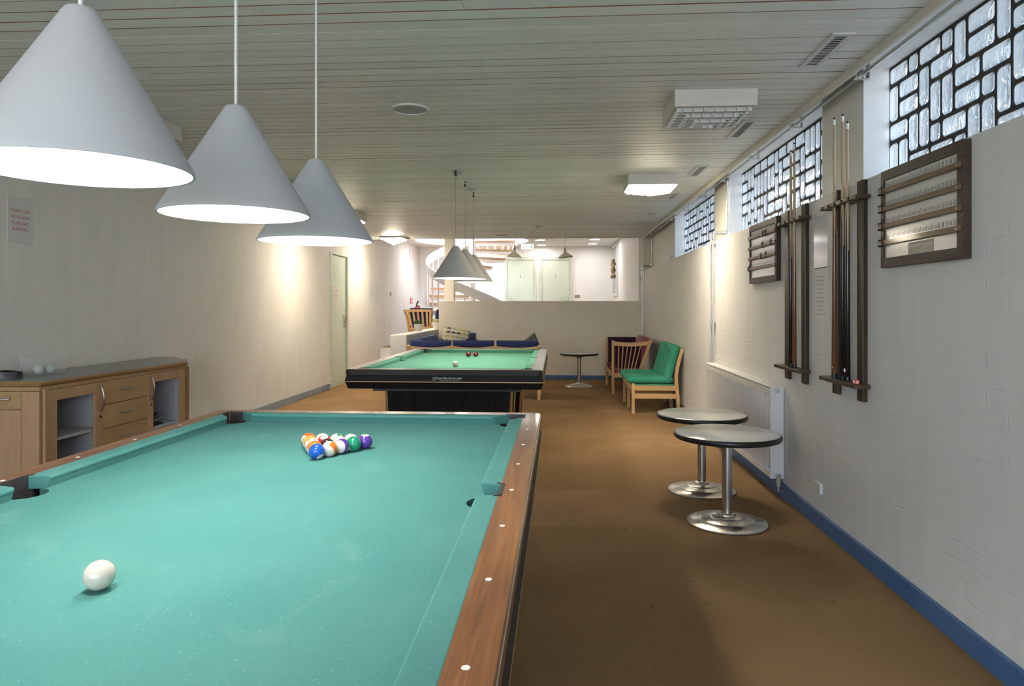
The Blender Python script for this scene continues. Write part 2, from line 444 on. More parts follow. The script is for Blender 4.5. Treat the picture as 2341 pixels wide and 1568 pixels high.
M['glazing']=mat('picture_glass',(.35,.38,.42),.1)

def translucent(m,col,f):
    t,n,l,b=nt(m); o=n['Material Output']; tr=node(m,'ShaderNodeBsdfTranslucent'); tr.inputs['Color'].default_value=(*col,1)
    mx=node(m,'ShaderNodeMixShader'); mx.inputs[0].default_value=f; l.new(b.outputs[0],mx.inputs[1]); l.new(tr.outputs[0],mx.inputs[2]); l.new(mx.outputs[0],o.inputs['Surface'])
M['louv_lit']=mat('white_louvre_self_lit',(.85,.85,.82),.5,emit=(1,.87,.68),es=13); M['louv_glow']=mat('white_louvre_glowing',(.85,.85,.82),.5,emit=(1,.87,.68),es=30); translucent(M['louv_lit'],(.98,.98,.97),.3)  # blades emit on their own, added to brighten the ceiling and walls
def glass_block():
    m=mat('wavy_glass_block',(.90,.96,1),.10,trans=1,ior=1.25); b=nt(m)[3]
    v=coords(m,(1,1,.55))
    n=node(m,'ShaderNodeTexNoise'); n.inputs['Scale'].default_value=17; n.inputs['Detail'].default_value=2; n.inputs['Distortion'].default_value=1.6; lk(m,v,n.inputs['Vector'])
    lk(m,bump(m,n.outputs['Fac'],.65,.022),b.inputs['Normal'])
    return m
for _k in ('rack','racky','brail','bframe'): nt(M[_k])[3].inputs['Specular IOR Level'].default_value=.15
M['glass']=glass_block(); translucent(M['glass'],(.72,.84,.95),.25)

# ------------------------------------------------------------------ world and camera
def world():
    w=bpy.data.worlds.new('overcast_sky'); SC.world=w; w.use_nodes=True
    t=w.node_tree; bg=t.nodes['Background']
    tc=t.nodes.new('ShaderNodeTexCoord'); sp=t.nodes.new('ShaderNodeSeparateXYZ'); r=t.nodes.new('ShaderNodeValToRGB')
    t.links.new(tc.outputs['Generated'],sp.inputs[0])
    mr=t.nodes.new('ShaderNodeMapRange'); mr.inputs['From Min'].default_value=-1; t.links.new(sp.outputs['Z'],mr.inputs['Value'])
    t.links.new(mr.outputs[0],r.inputs['Fac'])
    e=r.color_ramp.elements
    for i,(p,c) in enumerate([(.44,(.42,.42,.40)),(.52,(.76,.87,1)),(.62,(.56,.68,.82)),(.75,(.34,.42,.50))]):
        if i>=2: e.new(p)
        e[i].position=p; e[i].color=(*c,1)
    # the sky is made brighter behind the camera, as added fill for the room
    m2=t.nodes.new('ShaderNodeMapRange'); m2.inputs['From Min'].default_value=.35; m2.inputs['From Max'].default_value=-.75
    m2.inputs['To Min'].default_value=WIN_L; m2.inputs['To Max'].default_value=BACK_L; t.links.new(sp.outputs['Y'],m2.inputs['Value'])
    t.links.new(r.outputs['Color'],bg.inputs['Color']); t.links.new(m2.outputs[0],bg.inputs['Strength'])
WIN_L,BACK_L=.62,4.7
world()
FPX=1570.0
cam=bpy.data.cameras.new('camera'); co=bpy.data.objects.new('camera',cam); COL.objects.link(co); SC.camera=co
cam.sensor_fit='HORIZONTAL'; cam.sensor_width=36; cam.lens=FPX*36/2341; cam.shift_y=-82/2341
cam.clip_start=.02; cam.clip_end=200
YAW=math.atan((1270-1170.5)/FPX)
co.location=(0,0,1.31); co.rotation_euler=(PI/2,0,YAW)
SC.view_settings.view_transform='Standard'; SC.view_settings.look='None'; SC.view_settings.gamma=1
SC.view_settings.exposure=1.03; SC.view_settings.use_curve_mapping=False
SC.cycles.use_denoising=True; SC.cycles.use_adaptive_sampling=True; SC.cycles.adaptive_threshold=.015; SC.cycles.max_bounces=9; SC.cycles.diffuse_bounces=5; SC.cycles.glossy_bounces=4
SC.cycles.transmission_bounces=8; SC.cycles.transparent_max_bounces=8
SC.cycles.sample_clamp_indirect=6; SC.cycles.caustics_reflective=False

# ------------------------------------------------------------------ room shell
XL,XR,XU,XW=-3.6,1.57,1.72,1.86      # left wall, lower right wall, upper right wall, window plane
YB,YE,ZC=-2.6,12.5,2.57
YF,ZF=18.0,2.9                       # far room
struct('floor', MB().box(XL-.2,XR+.3,YB-.2,13.95,-.1,0), M['carpet'])
struct('landing_floor', MB().box(XL-.2,1.9,13.95,YF+.3,-.1,.48), M['carpet'])
# ceiling of single planks with the raw tongue showing in the gaps
mb=MB(); attr=[]
y=2.994-.098*57; seams=[-3.78,-2.65,-1.52,-.385,.75,1.546]
pl=[]
while y<YE:
    g=random.choice([.003,.0035,.004,.0045,.006,.0105]); sg=[]
    cuts=[seams[0],seams[-1]]
    if random.random()<.55: cuts.append(seams[random.choice([1,2,3])])
    if random.random()<.35: cuts.append(seams[random.choice([2,3,4])])
    cuts=sorted(set(cuts))
    for a,b in zip(cuts[:-1],cuts[1:]):
        dz=random.uniform(0,.0015); t=random.uniform(-.0012,.0012)
        y0=y+g/2; y1=min(y+.098-g/2,YE)
        if y1-y0<.02: continue
        e=.0008
        vs=[]
        for x in (a+.001,b-.001):
            tt=t if x<0 else -t
            vs+=[(x,y0+tt,ZC+.012),(x,y0+tt,ZC+e),(x,y0+e+tt,ZC+dz),(x,y1-e+tt,ZC+dz),(x,y1+tt,ZC+e),(x,y1+tt,ZC+.012)]
        n=len(mb.f)
        mb.add(vs,[(0,1,7,6),(4,5,11,10)],1)
        mb.add(vs,[(i,i+1,7+i,6+i) for i in (1,2,3)]+[(0,6,11,5),(5,4,3,2,1,0),(6,7,8,9,10,11)])
        attr+= [random.random()]*(len(mb.f)-n)
    y+=.098
ce=struct('ceiling', mb, [M['plank'],M['gap']])
at=ce.data.attributes.new('plank','FLOAT','FACE')
for i,v in enumerate(attr[:len(ce.data.polygons)]): at.data[i].value=v
struct('ceiling_underlay', MB().box(XL-.2,1.56,YB-.2,YE,ZC+.012,ZC+.06), M['gap'], ce)
# far ceiling with the round stair opening
HC=(-2.0,16.4); HR=1.35
mb=MB(); n=48
outer=[]
for k in range(n):
    a=2*PI*k/n; dx,dy=math.cos(a),math.sin(a)
    t=min((1.9-HC[0])/dx if dx>1e-6 else 9e9,(XL-.2-HC[0])/dx if dx<-1e-6 else 9e9,(YF+.3-HC[1])/dy if dy>1e-6 else 9e9,(12.5-HC[1])/dy if dy<-1e-6 else 9e9)
    outer.append((HC[0]+dx*t,HC[1]+dy*t))
vs=[(HC[0]+HR*math.cos(2*PI*k/n),HC[1]+HR*math.sin(2*PI*k/n),ZF) for k in range(n)]+[(p[0],p[1],ZF) for p in outer]
mb.add(vs,[(k,(k+1)%n,n+(k+1)%n,n+k) for k in range(n)])
for (cx_,cy_) in ((1.9,12.5),(1.9,YF+.3),(XL-.2,YF+.3),(XL-.2,12.5)):   # fill the corners the fan leaves out
    ks=sorted(range(n),key=lambda k:(outer[k][0]-cx_)**2+(outer[k][1]-cy_)**2)[:2]
    mb.add([(cx_,cy_,ZF),(*outer[ks[0]],ZF),(*outer[ks[1]],ZF)],[(0,1,2)])
struct('landing_ceiling', mb, M['white'])
struct('stairwell_wall', MB().lathe([(HR,0),(HR,2.6)],(HC[0],HC[1],ZF),48), M['white'])
o=solo('skylight', MB().lathe([(.001,.05),(HR,.05),(HR,.0),(.001,0)],(HC[0],HC[1],5.45),48), M['sky'],'round bright skylight at the top of the spiral stair shaft','skylight')

struct('wall_left', MB().box(XL-.2,XL,YB-.2,10.76,0,2.64).box(XL-.2,XL,10.76,11.735,2.205,2.64).box(XL-.2,XL,11.735,YF+.3,0,2.64).box(XL-.2,XL,12.5,YF+.3,2.64,3.0), M['wallL'])
struct('wall_right', MB().box(XR,XR+.4,YB-.2,12.42,0,1.96), M['wallR'],bevel=.006)
# upper right wall: pilasters and the soffit over the windows
WIN=[(-1.55,.90),(1.48,3.961),(4.551,6.979),(7.56,10.03)]
mb=MB(); ed=[YB-.2]+[v for w in WIN for v in w]+[12.42]
for a,b in zip(ed[0::2],ed[1::2]): mb.box(XU,XU+.3,a,b,1.96,2.66)
struct('wall_right_upper', mb, M['pil'])
struct('wall_right', MB().box(XR,XU+.3,12.42,12.55,0,2.95), M['plaster'])
struct('trim_1', MB().box(1.546,1.566,YB,12.42,2.528,2.66), M['cornice'],bevel=.002)
struct('trim_2', MB().box(1.566,XU+.3,YB,12.42,2.64,2.70), M['reveal'])
mb=MB()
for a,b in WIN:
    mb.box(XU-.001,XW+.001,a,a+.004,1.961,2.64); mb.box(XU-.001,XW+.001,b-.004,b,1.961,2.64)
struct('trim_3', mb, M['reveal'])
mb=MB().box(XL-.2,2.1,YB-.1,YB,0,.12).box(XL-.2,2.1,YB-.1,YB,2.45,2.7)
for x in (XL,-2.3,-1.0,.3,XR-.05): mb.box(x,x+.05,YB-.1,YB,.12,2.45)
struct('window_5', mb, M['reveal'])  # unseen open glazing, put in to let cool daylight fill the foreground
struct('wall_partition', MB().box(-2.14,XR,12.5,12.62,0,1.42), M['plaster'],bevel=.004)
mb=MB().prism([(-2.40,9.86),(-2.165,9.90),(-2.165,12.5),(-2.165,13.9),(-2.40,13.9)],0,.905)
struct('wall_low', mb, M['wallX'],bevel=.012)
struct('wall_low', MB().box(XL,-2.16,13.93,13.951,0,.478), M['white'])
struct('wall_far', MB().box(XL-.2,1.9,YF,YF+.2,0,3.0), M['white'])
struct('landing_wall_right', MB().box(1.5,1.7,12.55,YF+.1,0,3.0), M['white'])
struct('wall_far_upper', MB().box(XL,XR+.1,12.5,12.58,ZC,2.95), M['white'])
struct('trim_4', MB().box(XL,1.546,12.47,12.5,ZC-.012,ZC+.02), M['cornice'])
struct('baseboard_right', MB().box(1.553,XR,YB,12.42,0,.095), M['blue'],bevel=.004)
struct('baseboard_left', MB().box(XL,XL+.016,YB,10.75,0,.092).box(XL,XL+.016,11.74,12.4,0,.092), M['greyskirt'],bevel=.004)
struct('baseboard_partition', MB().box(-2.16,XR,12.484,12.5,0,.075), M['blue'],bevel=.003)
struct('column', MB().box(-2.15,-1.965,13.2,13.38,0,2.9), M['cream_col'],bevel=.004)

# glass block windows: unit .102, blocks laid as one-by-two bricks
def block_window(idx, ya, yb, fixed=None):
    U=.1022; n=int(round((yb-ya)/U)); U=(yb-ya)/n; ROW=7; UZ=.1035; ztop=2.635
    used={}; cells=[]
    def put(c,r,w,h):
        if c+w>n or r+h>ROW: return False
        for i in range(w):
            for j in range(h):
                if (c+i,r+j) in used: return False
        for i in range(w):
            for j in range(h): used[(c+i,r+j)]=1
        cells.append((c,r,w,h)); return True
    for q in (fixed or []): put(*q)
    rnd=random.Random(idx)
    for r in range(ROW):
        for c in range(n):
            if (c,r) in used: continue
            k=rnd.random()
            opts=[(1,2),(2,1),(1,1)] if k<.5 else [(2,1),(1,2),(1,1)]
            if k>.94: opts=[(1,1)]
            for w,h in opts:
                if put(c,r,w,h): break
    mo=MB(); gl=MB(); g=.0085; rad=.018
    for (c,r,w,h) in cells:
        # column 0 is at the far end (large y)
        y1=yb-c*U; y0=yb-(c+w)*U; z1=ztop-r*UZ; z0=ztop-(r+h)*UZ
        ins=[]; sq=[]
        for (cy,cz,a0) in ((y1-g-rad,z1-g-rad,0),(y0+g+rad,z1-g-rad,90),(y0+g+rad,z0+g+rad,180),(y1-g-rad,z0+g+rad,270)):
            for k in range(4):
                a=R(a0+30*k); ins.append((cy+rad*math.cos(a),cz+rad*math.sin(a)))
        for (cy,cz) in ((y1,z1),(y0,z1),(y0,z0),(y1,z0)): sq+=[(cy,cz)]*4
        N=16
        vs=[(XW,p[0],p[1]) for p in sq]+[(XW,p[0],p[1]) for p in ins]+[(XW+.016,p[0],p[1]) for p in ins]
        fs=[]
        for i in range(N):
            j=(i+1)%N
            fs.append([i,j,N+j,N+i] if sq[i]!=sq[j] else [i,N+j,N+i])
            fs.append([N+i,N+j,2*N+j,2*N+i])
        mo.add(vs,fs)
        cy=(y0+y1)/2; cz=(z0+z1)/2
        def ring(x,s): return [(x,cy+(p[0]-cy)*s,cz+(p[1]-cz)*s) for p in ins]
        lv=[ring(XW+.012,1.0),ring(XW+.004,.97),ring(XW-.002,.90),ring(XW-.004,.6)]
        seq=lv
        vs=[p for l in seq for p in l]; fs=[]
        for i in range(len(seq)-1):
            for k in range(N):
                l=(k+1)%N; fs.append((i*N+k,i*N+l,(i+1)*N+l,(i+1)*N+k))
        fs.append([(len(seq)-1)*N+k for k in range(N)])
        gl.add(vs,fs,0,True)
    # outer edge of the opening
    mo.box(XW+.001,XW+.016,ya-.02,ya,1.9,2.66); mo.box(XW+.001,XW+.016,yb,yb+.02,1.9,2.66); mo.box(XW+.001,XW+.016,ya-.02,yb+.02,2.635,2.66)
    w=struct('window_%d'%idx, mo, M['concrete'])
    part('glass_blocks', gl, M['glass'], w)
FIX=[(0,0,2,1),(2,0,1,1),(3,0,2,1),(5,0,1,1),(6,0,1,2),(7,0,2,1),(9,0,1,2),(10,0,2,1),(12,0,1,2),
     (0,1,1,2),(1,1,2,1),(3,1,1,2),(4,1,2,1),(7,1,2,1),(10,1,1,1),(11,1,1,2),
     (1,2,2,1),(4,2,1,2),(5,2,1,2),(6,2,2,1),(8,2,2,1),(10,2,1,2),
     (0,3,2,1),(2,3,1,2),(3,3,1,2),(6,3,2,1),(8,3,1,1),(9,3,1,2),(11,3,2,1),
     (0,4,1,2),(1,4,1,2),(4,4,1,1),(5,4,2,1),(7,4,1,2),(8,4,1,2),(10,4,2,1),(2,5,2,1),(4,5,2,1),(9,5,2,1),(11,5,2,1)]
for i,(a,b) in enumerate(WIN[::1]):
    block_window({0:4,1:1,2:2,3:3}[i],a,b,FIX if i==1 else None)
# ------------------------------------------------------------------ pool tables
def pool_table(name, label, loc, rz, cloth_m, rail_y, rail_x, body, hx=.659, hy=1.27, ox=.80, oy=1.41, diamonds=True, edge=True):
    t=thing(name,label,'pool table')
    zt,zb=.798,.760
    RC,RS=.068,.064
    # playing surface with the six pocket notches
    def arc(cx,cy,r,a0,a1,n=8): return [(cx+r*math.cos(R(a0+(a1-a0)*i/n)),cy+r*math.sin(R(a0+(a1-a0)*i/n))) for i in range(n+1)]
    ex,ey=hx+.03,hy+.03
    pc=.018; sp=.030
    def corner(sx,sy):
        # circle centred outside the nose corner; keep the part inside the bed rectangle
        return (sx*(hx+pc),sy*(hy+pc))
    poly=[]
    c=corner(1,-1); poly+= [p for p in arc(c[0],c[1],RC,180,90)]   # bottom right
    poly=[(c[0]-RC,-ey)]+poly+[(ex,c[1]+RC)]
    poly+=[(ex,-RS)]+arc(hx+sp,0,RS,270,90)+[(ex,RS)]
    c=corner(1,1); poly+=[(ex,c[1]-RC)]+arc(c[0],c[1],RC,270,180)+[(c[0]-RC,ey)]
    c=corner(-1,1); poly+=[(c[0]+RC,ey)]+arc(c[0],c[1],RC,0,-90)+[(-ex,c[1]-RC)]
    poly+=[(-ex,RS)]+arc(-hx-sp,0,RS,90,-90)+[(-ex,-RS)]
    c=corner(-1,-1); poly+=[(-ex,c[1]+RC)]+arc(c[0],c[1],RC,90,0)+[(c[0]+RC,-ey)]
    part('playing_surface', MB().prism(poly,zb-.03,zb), cloth_m, t)
    # cushions
    prof=[(0.0,.795),(-.001,.788),(.003,.782),(.012,zb-.002),(.062,zb-.002),(.062,zt+.001),(.006,zt+.001)]
    def cushion(along,sgn,a,b,ka,kb):
        """cushion on side sgn; runs from a to b along the rail; ka,kb = how far the ends reach on behind the nose"""
        mb=MB(); n=len(prof); vs=[]
        for (e,k,d) in ((a,ka,-1),(b,kb,1)):
            for (u,z) in prof:
                q=e+d*u*k
                vs.append((sgn*(hx+u),q,z) if along=='y' else (q,sgn*(hy+u),z))
        fs=[(i,(i+1)%n,n+(i+1)%n,n+i) for i in range(n)]+[list(range(n))[::-1],list(range(n,2*n))]
        mb.add(vs,fs,0,False)
        part('cushion', mb, cloth_m, t, bevel=.003)
    gc,gs=.082,.068
    for s in (1,-1):
        cushion('y',s,-hy+gc,-gs,1.25,.25); cushion('y',s,gs,hy-gc,.25,1.25)
        cushion('x',s,-hx+gc,hx-gc,1.25,1.25)
    # wooden top rail: rounded rectangle ring
    ix,iy=hx+.060,hy+.060
    def rr(x,y,r,n=7):
        out=[]
        for (sx,sy,a0) in ((1,1,0),(-1,1,90),(-1,-1,180),(1,-1,270)):
            for i in range(n): 
                a=R(a0+90*i/(n-1)); out.append((sx*(x-r)+r*math.cos(a),sy*(y-r)+r*math.sin(a)))
        return out
    def ring(mb,zA,zB,oA,oB,inner,mi_f=None,cap_top=True,cap_bot=True):
        n=len(oA); vs=[(p[0],p[1],zA) for p in oA]+[(p[0],p[1],zB) for p in oB]+[(p[0],p[1],zA) for p in inner]+[(p[0],p[1],zB) for p in inner]
        for k in range(n):
            l=(k+1)%n
            p=oA[k]; q=oA[l]; mi=0
            if mi_f: mi=mi_f((p[0]+q[0])/2,(p[1]+q[1])/2)
            fs=[(k,l,n+l,n+k),(2*n+l,2*n+k,3*n+k,3*n+l)]
            if cap_top: fs.append((n+k,n+l,3*n+l,3*n+k))
            if cap_bot: fs.append((l,k,2*n+k,2*n+l))
            o=len(mb.v)
            mb.add([vs[i] for f in fs for i in f],[tuple(range(4*j,4*j+4)) for j in range(len(fs))],mi,False)
    side=lambda x,y: 1 if abs(y)/oy>abs(x)/ox*1.0 and abs(y)>iy*.999 else 0
    mb=MB(); inn=rr(ix,iy,.012)
    ring(mb,zt-.046,zt-.004,rr(ox,oy,.045),rr(ox,oy,.045),inn,side,cap_top=False)
    ring(mb,zt-.004,zt,rr(ox,oy,.045),rr(ox-.004,oy-.004,.042),inn,side)
    tr=part('top_rail', mb, [rail_y,rail_x], t)
    if edge:
        mb=MB(); ring(mb,zt-.009,zt-.0035,rr(ox+.0015,oy+.0015,.046),rr(ox+.001,oy+.001,.046),rr(ox-.004,oy-.004,.042))
        part('edge_strip', mb, M['alu'], tr)
    if diamonds:
        for s in (1,-1):
            for i in range(1,8):
                yy=-hy+hy*2*i/8
                part('sight', MB().lathe([(.0001,.0008),(.0062,.0008),(.0068,0)],(s*(ox-.047),yy,zt),14), M['pearl'], tr)
            for i in (1,2,3):
                part('sight', MB().lathe([(.0001,.0008),(.0062,.0008),(.0068,0)],(-hx+hx*2*i/4,s*(oy-.047),zt),14), M['pearl'], tr)
    # pockets: leather back piece between the cushions and a hanging cup
    def pocket(cx,cy,ang,rad,wide):
        mb=MB(); n=14
        vs=[]; fs=[]
        for i in range(n+1):
            a=R(ang-wide/2+wide*i/n); c,s_=math.cos(a),math.sin(a)
            for (r,z) in ((rad,zb-.03),(rad,zt+.002),(rad+.010,zt+.003),(rad+.016,zt-.002),(rad+.016,zb-.03)):
                lim=.0 if r<=rad else r-rad
                px_,py_=cx+r*c,cy+r*s_
                px_=max(-(ix-.002+lim),min(ix-.002+lim,px_)); py_=max(-(iy-.002+lim),min(iy-.002+lim,py_))
                vs.append((px_,py_,z))
        for i in range(n):
            for j in range(4): fs.append((i*5+j,(i+1)*5+j,(i+1)*5+j+1,i*5+j+1))
        mb.add(vs,fs,0,True)
        p=part('pocket', mb, M['leather'], t)
        cup=MB().lathe([(rad+.004,zb-.031),(rad-.004,zb-.06),(rad-.02,zb-.085),(.001,zb-.088)],(cx,cy,0),24)
        part('pocket_cup', cup, M['cup'], p)
    M.setdefault('cup',mat('dark_green_pocket_cup',(.04,.17,.14),.8))
    for sx in (1,-1):
        for sy in (1,-1):
            pocket(sx*(hx+pc),sy*(hy+pc),math.degrees(math.atan2(sy,sx)),RC,150)
        pocket(sx*(hx+sp),0,0 if sx>0 else 180,RS-.002,150)
    # flared apron, light strip and tapered underside
    def slope(mb,za,zb_,da,db,mi=None):
        ring(mb,za,zb_,rr(ox+da,oy+da,.02),rr(ox+db,oy+db,.02),rr(ix-.01,iy-.01,.012))
    mb=MB(); slope(mb,.699,.752,.004,-.012); ap=part('apron',mb,body,t)
    mb=MB(); slope(mb,.694,.699,.005,.005); part('strip',mb,M['gold'],ap,label='light gold strip')
    mb=MB(); slope(mb,.637,.694,-.018,.001); part('lower_apron',mb,M['black_panel'],t)
    part('slate_bed', MB().box(-ix+.09,ix-.09,-iy+.09,iy-.09,.60,.64), M['black'], t)
    for s in (1,-1):
        mb=MB(); y0=s*(hy-.62); y1=s*(hy-.14)
        ya,yb_=min(y0,y1),max(y0,y1)
        w0,w1=.515,.545
        vs=[(-w0,ya+.02,0),(w0,ya+.02,0),(w0,yb_-.02,0),(-w0,yb_-.02,0),(-w1,ya,.61),(w1,ya,.61),(w1,yb_,.61),(-w1,yb_,.61)]
        mb.add(vs,[(0,3,2,1),(4,5,6,7),(0,1,5,4),(1,2,6,5),(2,3,7,6),(3,0,4,7)])
        p=part('pedestal',mb,M['black_panel'],t)
        for sx in (1,-1):
            for (yy,y2) in ((ya,ya+.02),(yb_,yb_-.02)):
                part('corner_strip',MB().bar((sx*(w0),y2,0),(sx*(w1),yy,.61),.016,.016),M['gold'],p)
    t.location=loc; t.rotation_euler=(0,0,rz)
    return t
pool_table('pool_table','large walnut-railed pool table with teal cloth, fifteen racked balls and a cue ball on it',(-.876,1.925,0),R(-.25),M['clothA'],M['railA_y'],M['railA_x'],M['apron'])
TB=pool_table('pool_table','dark-framed pool table with bright green cloth, two dark red balls on it',(-.918,6.985,0),0,M['clothB'],M['railBy'],M['railB'],M['apron'],ox=.82,oy=1.415,diamonds=False,edge=False)
# maker's plate on the far table's apron
pl=part('name_plate', MB().box(-.12,.12,-1.4245,-1.418,.703,.745), M['platebg'], TB)
pl.location=(0.03,0,0)
tm=MB(); Fm=FF((.018+.0,-1.4255,.731)); text_mb(tm,'Dansk Billardservice ApS',.021,Fm)
text_mb(tm,'Tlf. 36780240 - 36780145   www.danskbillardservice.dk',.0065,FF((.018,-1.4255,.7085)))
tm.box(-.083,.119,-1.4256,-1.4246,.7165,.7180)
Fc=frame((-.101,-1.4255,.7245),(1,0,0),(0,0,1))
tm.lathe([(.0125,0),(.0145,0)],n=28,M=Fc,sm=False); tm.box(-.1025,-.0995,-1.4256,-1.4246,.718,.731); tm.box(-.105,-.097,-1.4256,-1.4246,.7175,.719)
o=bpy.data.objects.new('plate_lettering',mesh_of('plate_lettering',tm,M['white_ink'])); COL.objects.link(o); o.parent=pl

# ------------------------------------------------------------------ billiard balls
BR=.028575
def ball_mat(name,col,stripe=False,spot=True,face=(0,-1,0),pole=(0,0,1),spots=None):
    """pole = axis of the white caps of a striped ball, face = centre of the number disc, both as local directions"""
    m=mat(name,col,.09,spec=.5,coat=.3); b=nt(m)[3]
    if not stripe and not spot: return m
    tc=node(m,'ShaderNodeTexCoord'); nm=node(m,'ShaderNodeVectorMath',operation='NORMALIZE'); lk(m,tc.outputs['Object'],nm.inputs[0])
    cur=None
    white=(.62,.58,.51)
    def dot(d):
        n=node(m,'ShaderNodeVectorMath',operation='DOT_PRODUCT'); n.inputs[1].default_value=Vector(d).normalized(); lk(m,nm.outputs[0],n.inputs[0]); return n.outputs['Value']
    def gt(sock,v):
        n=node(m,'ShaderNodeMath',operation='GREATER_THAN'); n.inputs[1].default_value=v; lk(m,sock,n.inputs[0]); return n.outputs[0]
    facs=[]
    if stripe:
        a=node(m,'ShaderNodeMath',operation='ABSOLUTE'); lk(m,dot(pole),a.inputs[0]); facs.append(gt(a.outputs[0],.52))
    if spot:
        a=node(m,'ShaderNodeMath',operation='ABSOLUTE'); lk(m,dot(face),a.inputs[0]); facs.append(gt(a.outputs[0],.86))
    f=facs[0]
    if len(facs)>1:
        mx=node(m,'ShaderNodeMath',operation='MAXIMUM'); lk(m,facs[0],mx.inputs[0]); lk(m,facs[1],mx.inputs[1]); f=mx.outputs[0]
    mix=node(m,'ShaderNodeMix',data_type='RGBA'); lk(m,f,mix.inputs[0]); mix.inputs[6].default_value=(*col,1); mix.inputs[7].default_value=(*white,1)
    lk(m,mix.outputs[2],b.inputs['Base Color'])
    return m
def ball(name,pos,m,label,group,num=None,face=(0,-1,0),roll=0,cat='billiard ball'):
    o=solo(name, MB().sphere((0,0,0),BR,40,24), m, label, cat, group)
    # keep the sphere centre as the origin so that the pattern is centred
    for v in o.data.vertices: v.co.z-=BR
    o.location=pos
    if num:
        f=Vector(face).normalized(); up=Vector((0,0,1)); x=up.cross(f)
        if x.length<.05: x=Vector((1,0,0))
        x.normalize(); yv=f.cross(x).normalized()
        mb=MB(); text_mb(mb,num,.016,Matrix.Identity(4)); vs=[]
        c,s_=math.cos(roll),math.sin(roll)
        for v in mb.v:
            a,b=v[0]*c-v[1]*s_,v[0]*s_+v[1]*c
            q=(f*BR+x*a+yv*b).normalized()*(BR+.00025); vs.append(q)
        mb.v=[tuple(v) for v in vs]
        k=bpy.data.objects.new('number',mesh_of('number',mb,M['ink'])); COL.objects.link(k); k.parent=o
    return o
ZB=.760+BR
cue=mat('ivory_cue_ball',(.60,.535,.44),.12,coat=.3)
ball('cue_ball',(-.886,1.283,ZB),cue,'cream cue ball alone at the near end of the teal cloth',None,cat='billiard ball')
ball('cue_ball',(-.918,6.268,ZB),cue,'white cue ball on the bright green cloth, in front of the dark red balls',None)
mred=mat('dark_red_ball',(.10,.008,.008),.1,coat=.3)
ball('red_ball',(-.963,7.555,ZB),mred,'dark red ball on the bright green table, left one of the pair','red balls on the far table')
ball('red_ball',(-.881,7.560,ZB),mred,'dark red ball on the bright green table, right one of the pair','red balls on the far table')
cols=dict(yellow=(.48,.30,.06),blue=(.015,.085,.42),red=(.55,.02,.015),purple=(.085,.03,.24),orange=(.72,.16,.02),green=(.01,.22,.11),black=(.035,.02,.018),vermilion=(.72,.10,.02))
ap=Vector((-.861,2.432)); ax=R(90-2.5); d=2*BR*1.001
def rp(row,i):
    """row 0 is the apex towards the camera, i counts from the left"""
    back=Vector((math.cos(ax),math.sin(ax))); right=Vector((math.sin(ax),-math.cos(ax)))
    q=ap+back*(row*d*math.sqrt(3)/2)+right*((i-row/2)*d); return (q.x,q.y,ZB)
RK='racked pool balls'
def rb(row,i,col,label,stripe=False,face=None,pole=None,num=None,roll=0):
    mm=ball_mat('ball_%d_%d'%(row,i),cols[col],stripe,face is not None,face or (0,0,-1),pole or (0,0,1))
    ball('striped_ball' if stripe else 'solid_ball',rp(row,i),mm,label,RK,num,face or (0,-1,0),roll)
rb(0,0,'blue','plain blue pool ball at the front tip of the racked triangle',face=(.62,-.35,-.72))
rb(1,0,'orange','orange pool ball with a white number spot, touching the blue tip ball',face=(-.72,-.6,-.35),num='5',roll=.3)
rb(1,1,'orange','white pool ball with an orange stripe, touching the blue tip ball',True,face=(-.2,-.45,.88),pole=(-.1,-.93,-.35),num='13')
rb(2,0,'yellow','yellow-striped pool ball between the plain yellow and the orange ball',True,face=(.35,-.35,.85),pole=(-.45,-.85,-.2),num='9')
rb(2,1,'black','black pool ball at the middle of the racked triangle',face=(.4,-.7,-.35),num='8')
rb(2,2,'purple','white pool ball with a purple stripe, touching the plain green ball',True,pole=(-.25,-.95,.05),face=(.9,.2,-.4))
rb(3,0,'yellow','plain mustard yellow pool ball touching the number 3 ball',face=(-.85,-.45,-.15),num='1')
rb(3,1,'red','plain red pool ball directly behind the black ball',face=(0,.3,-.9))
rb(3,2,'blue','mostly white pool ball between the plain red and the plain green ball',True,pole=(0,-.5,.86),face=(0,.9,-.2))
rb(3,3,'green','plain green pool ball touching the plain purple corner ball',face=(-.55,-.62,-.55),num='6',roll=.4)
rb(4,0,'vermilion','orange-red pool ball with a number 3 at a back corner of the triangle',face=(-.42,-.83,.33),num='3',roll=-.15)
rb(4,1,'red','red-striped pool ball in the back row beside the number 3 ball',True,pole=(.75,-.1,.65),face=(-.6,-.5,.6),num='11')
rb(4,2,'green','white pool ball with a green stripe at the middle of the back row',True,pole=(-.6,-.65,.45),face=(.8,.2,.5))
rb(4,3,'vermilion','orange and white striped pool ball in the back row touching the plain purple ball',True,pole=(.5,-.45,.74),face=(-.7,-.5,.5))
rb(4,4,'purple','plain purple pool ball with a white top at a back corner of the triangle',face=(.05,-.12,.98),num='4')

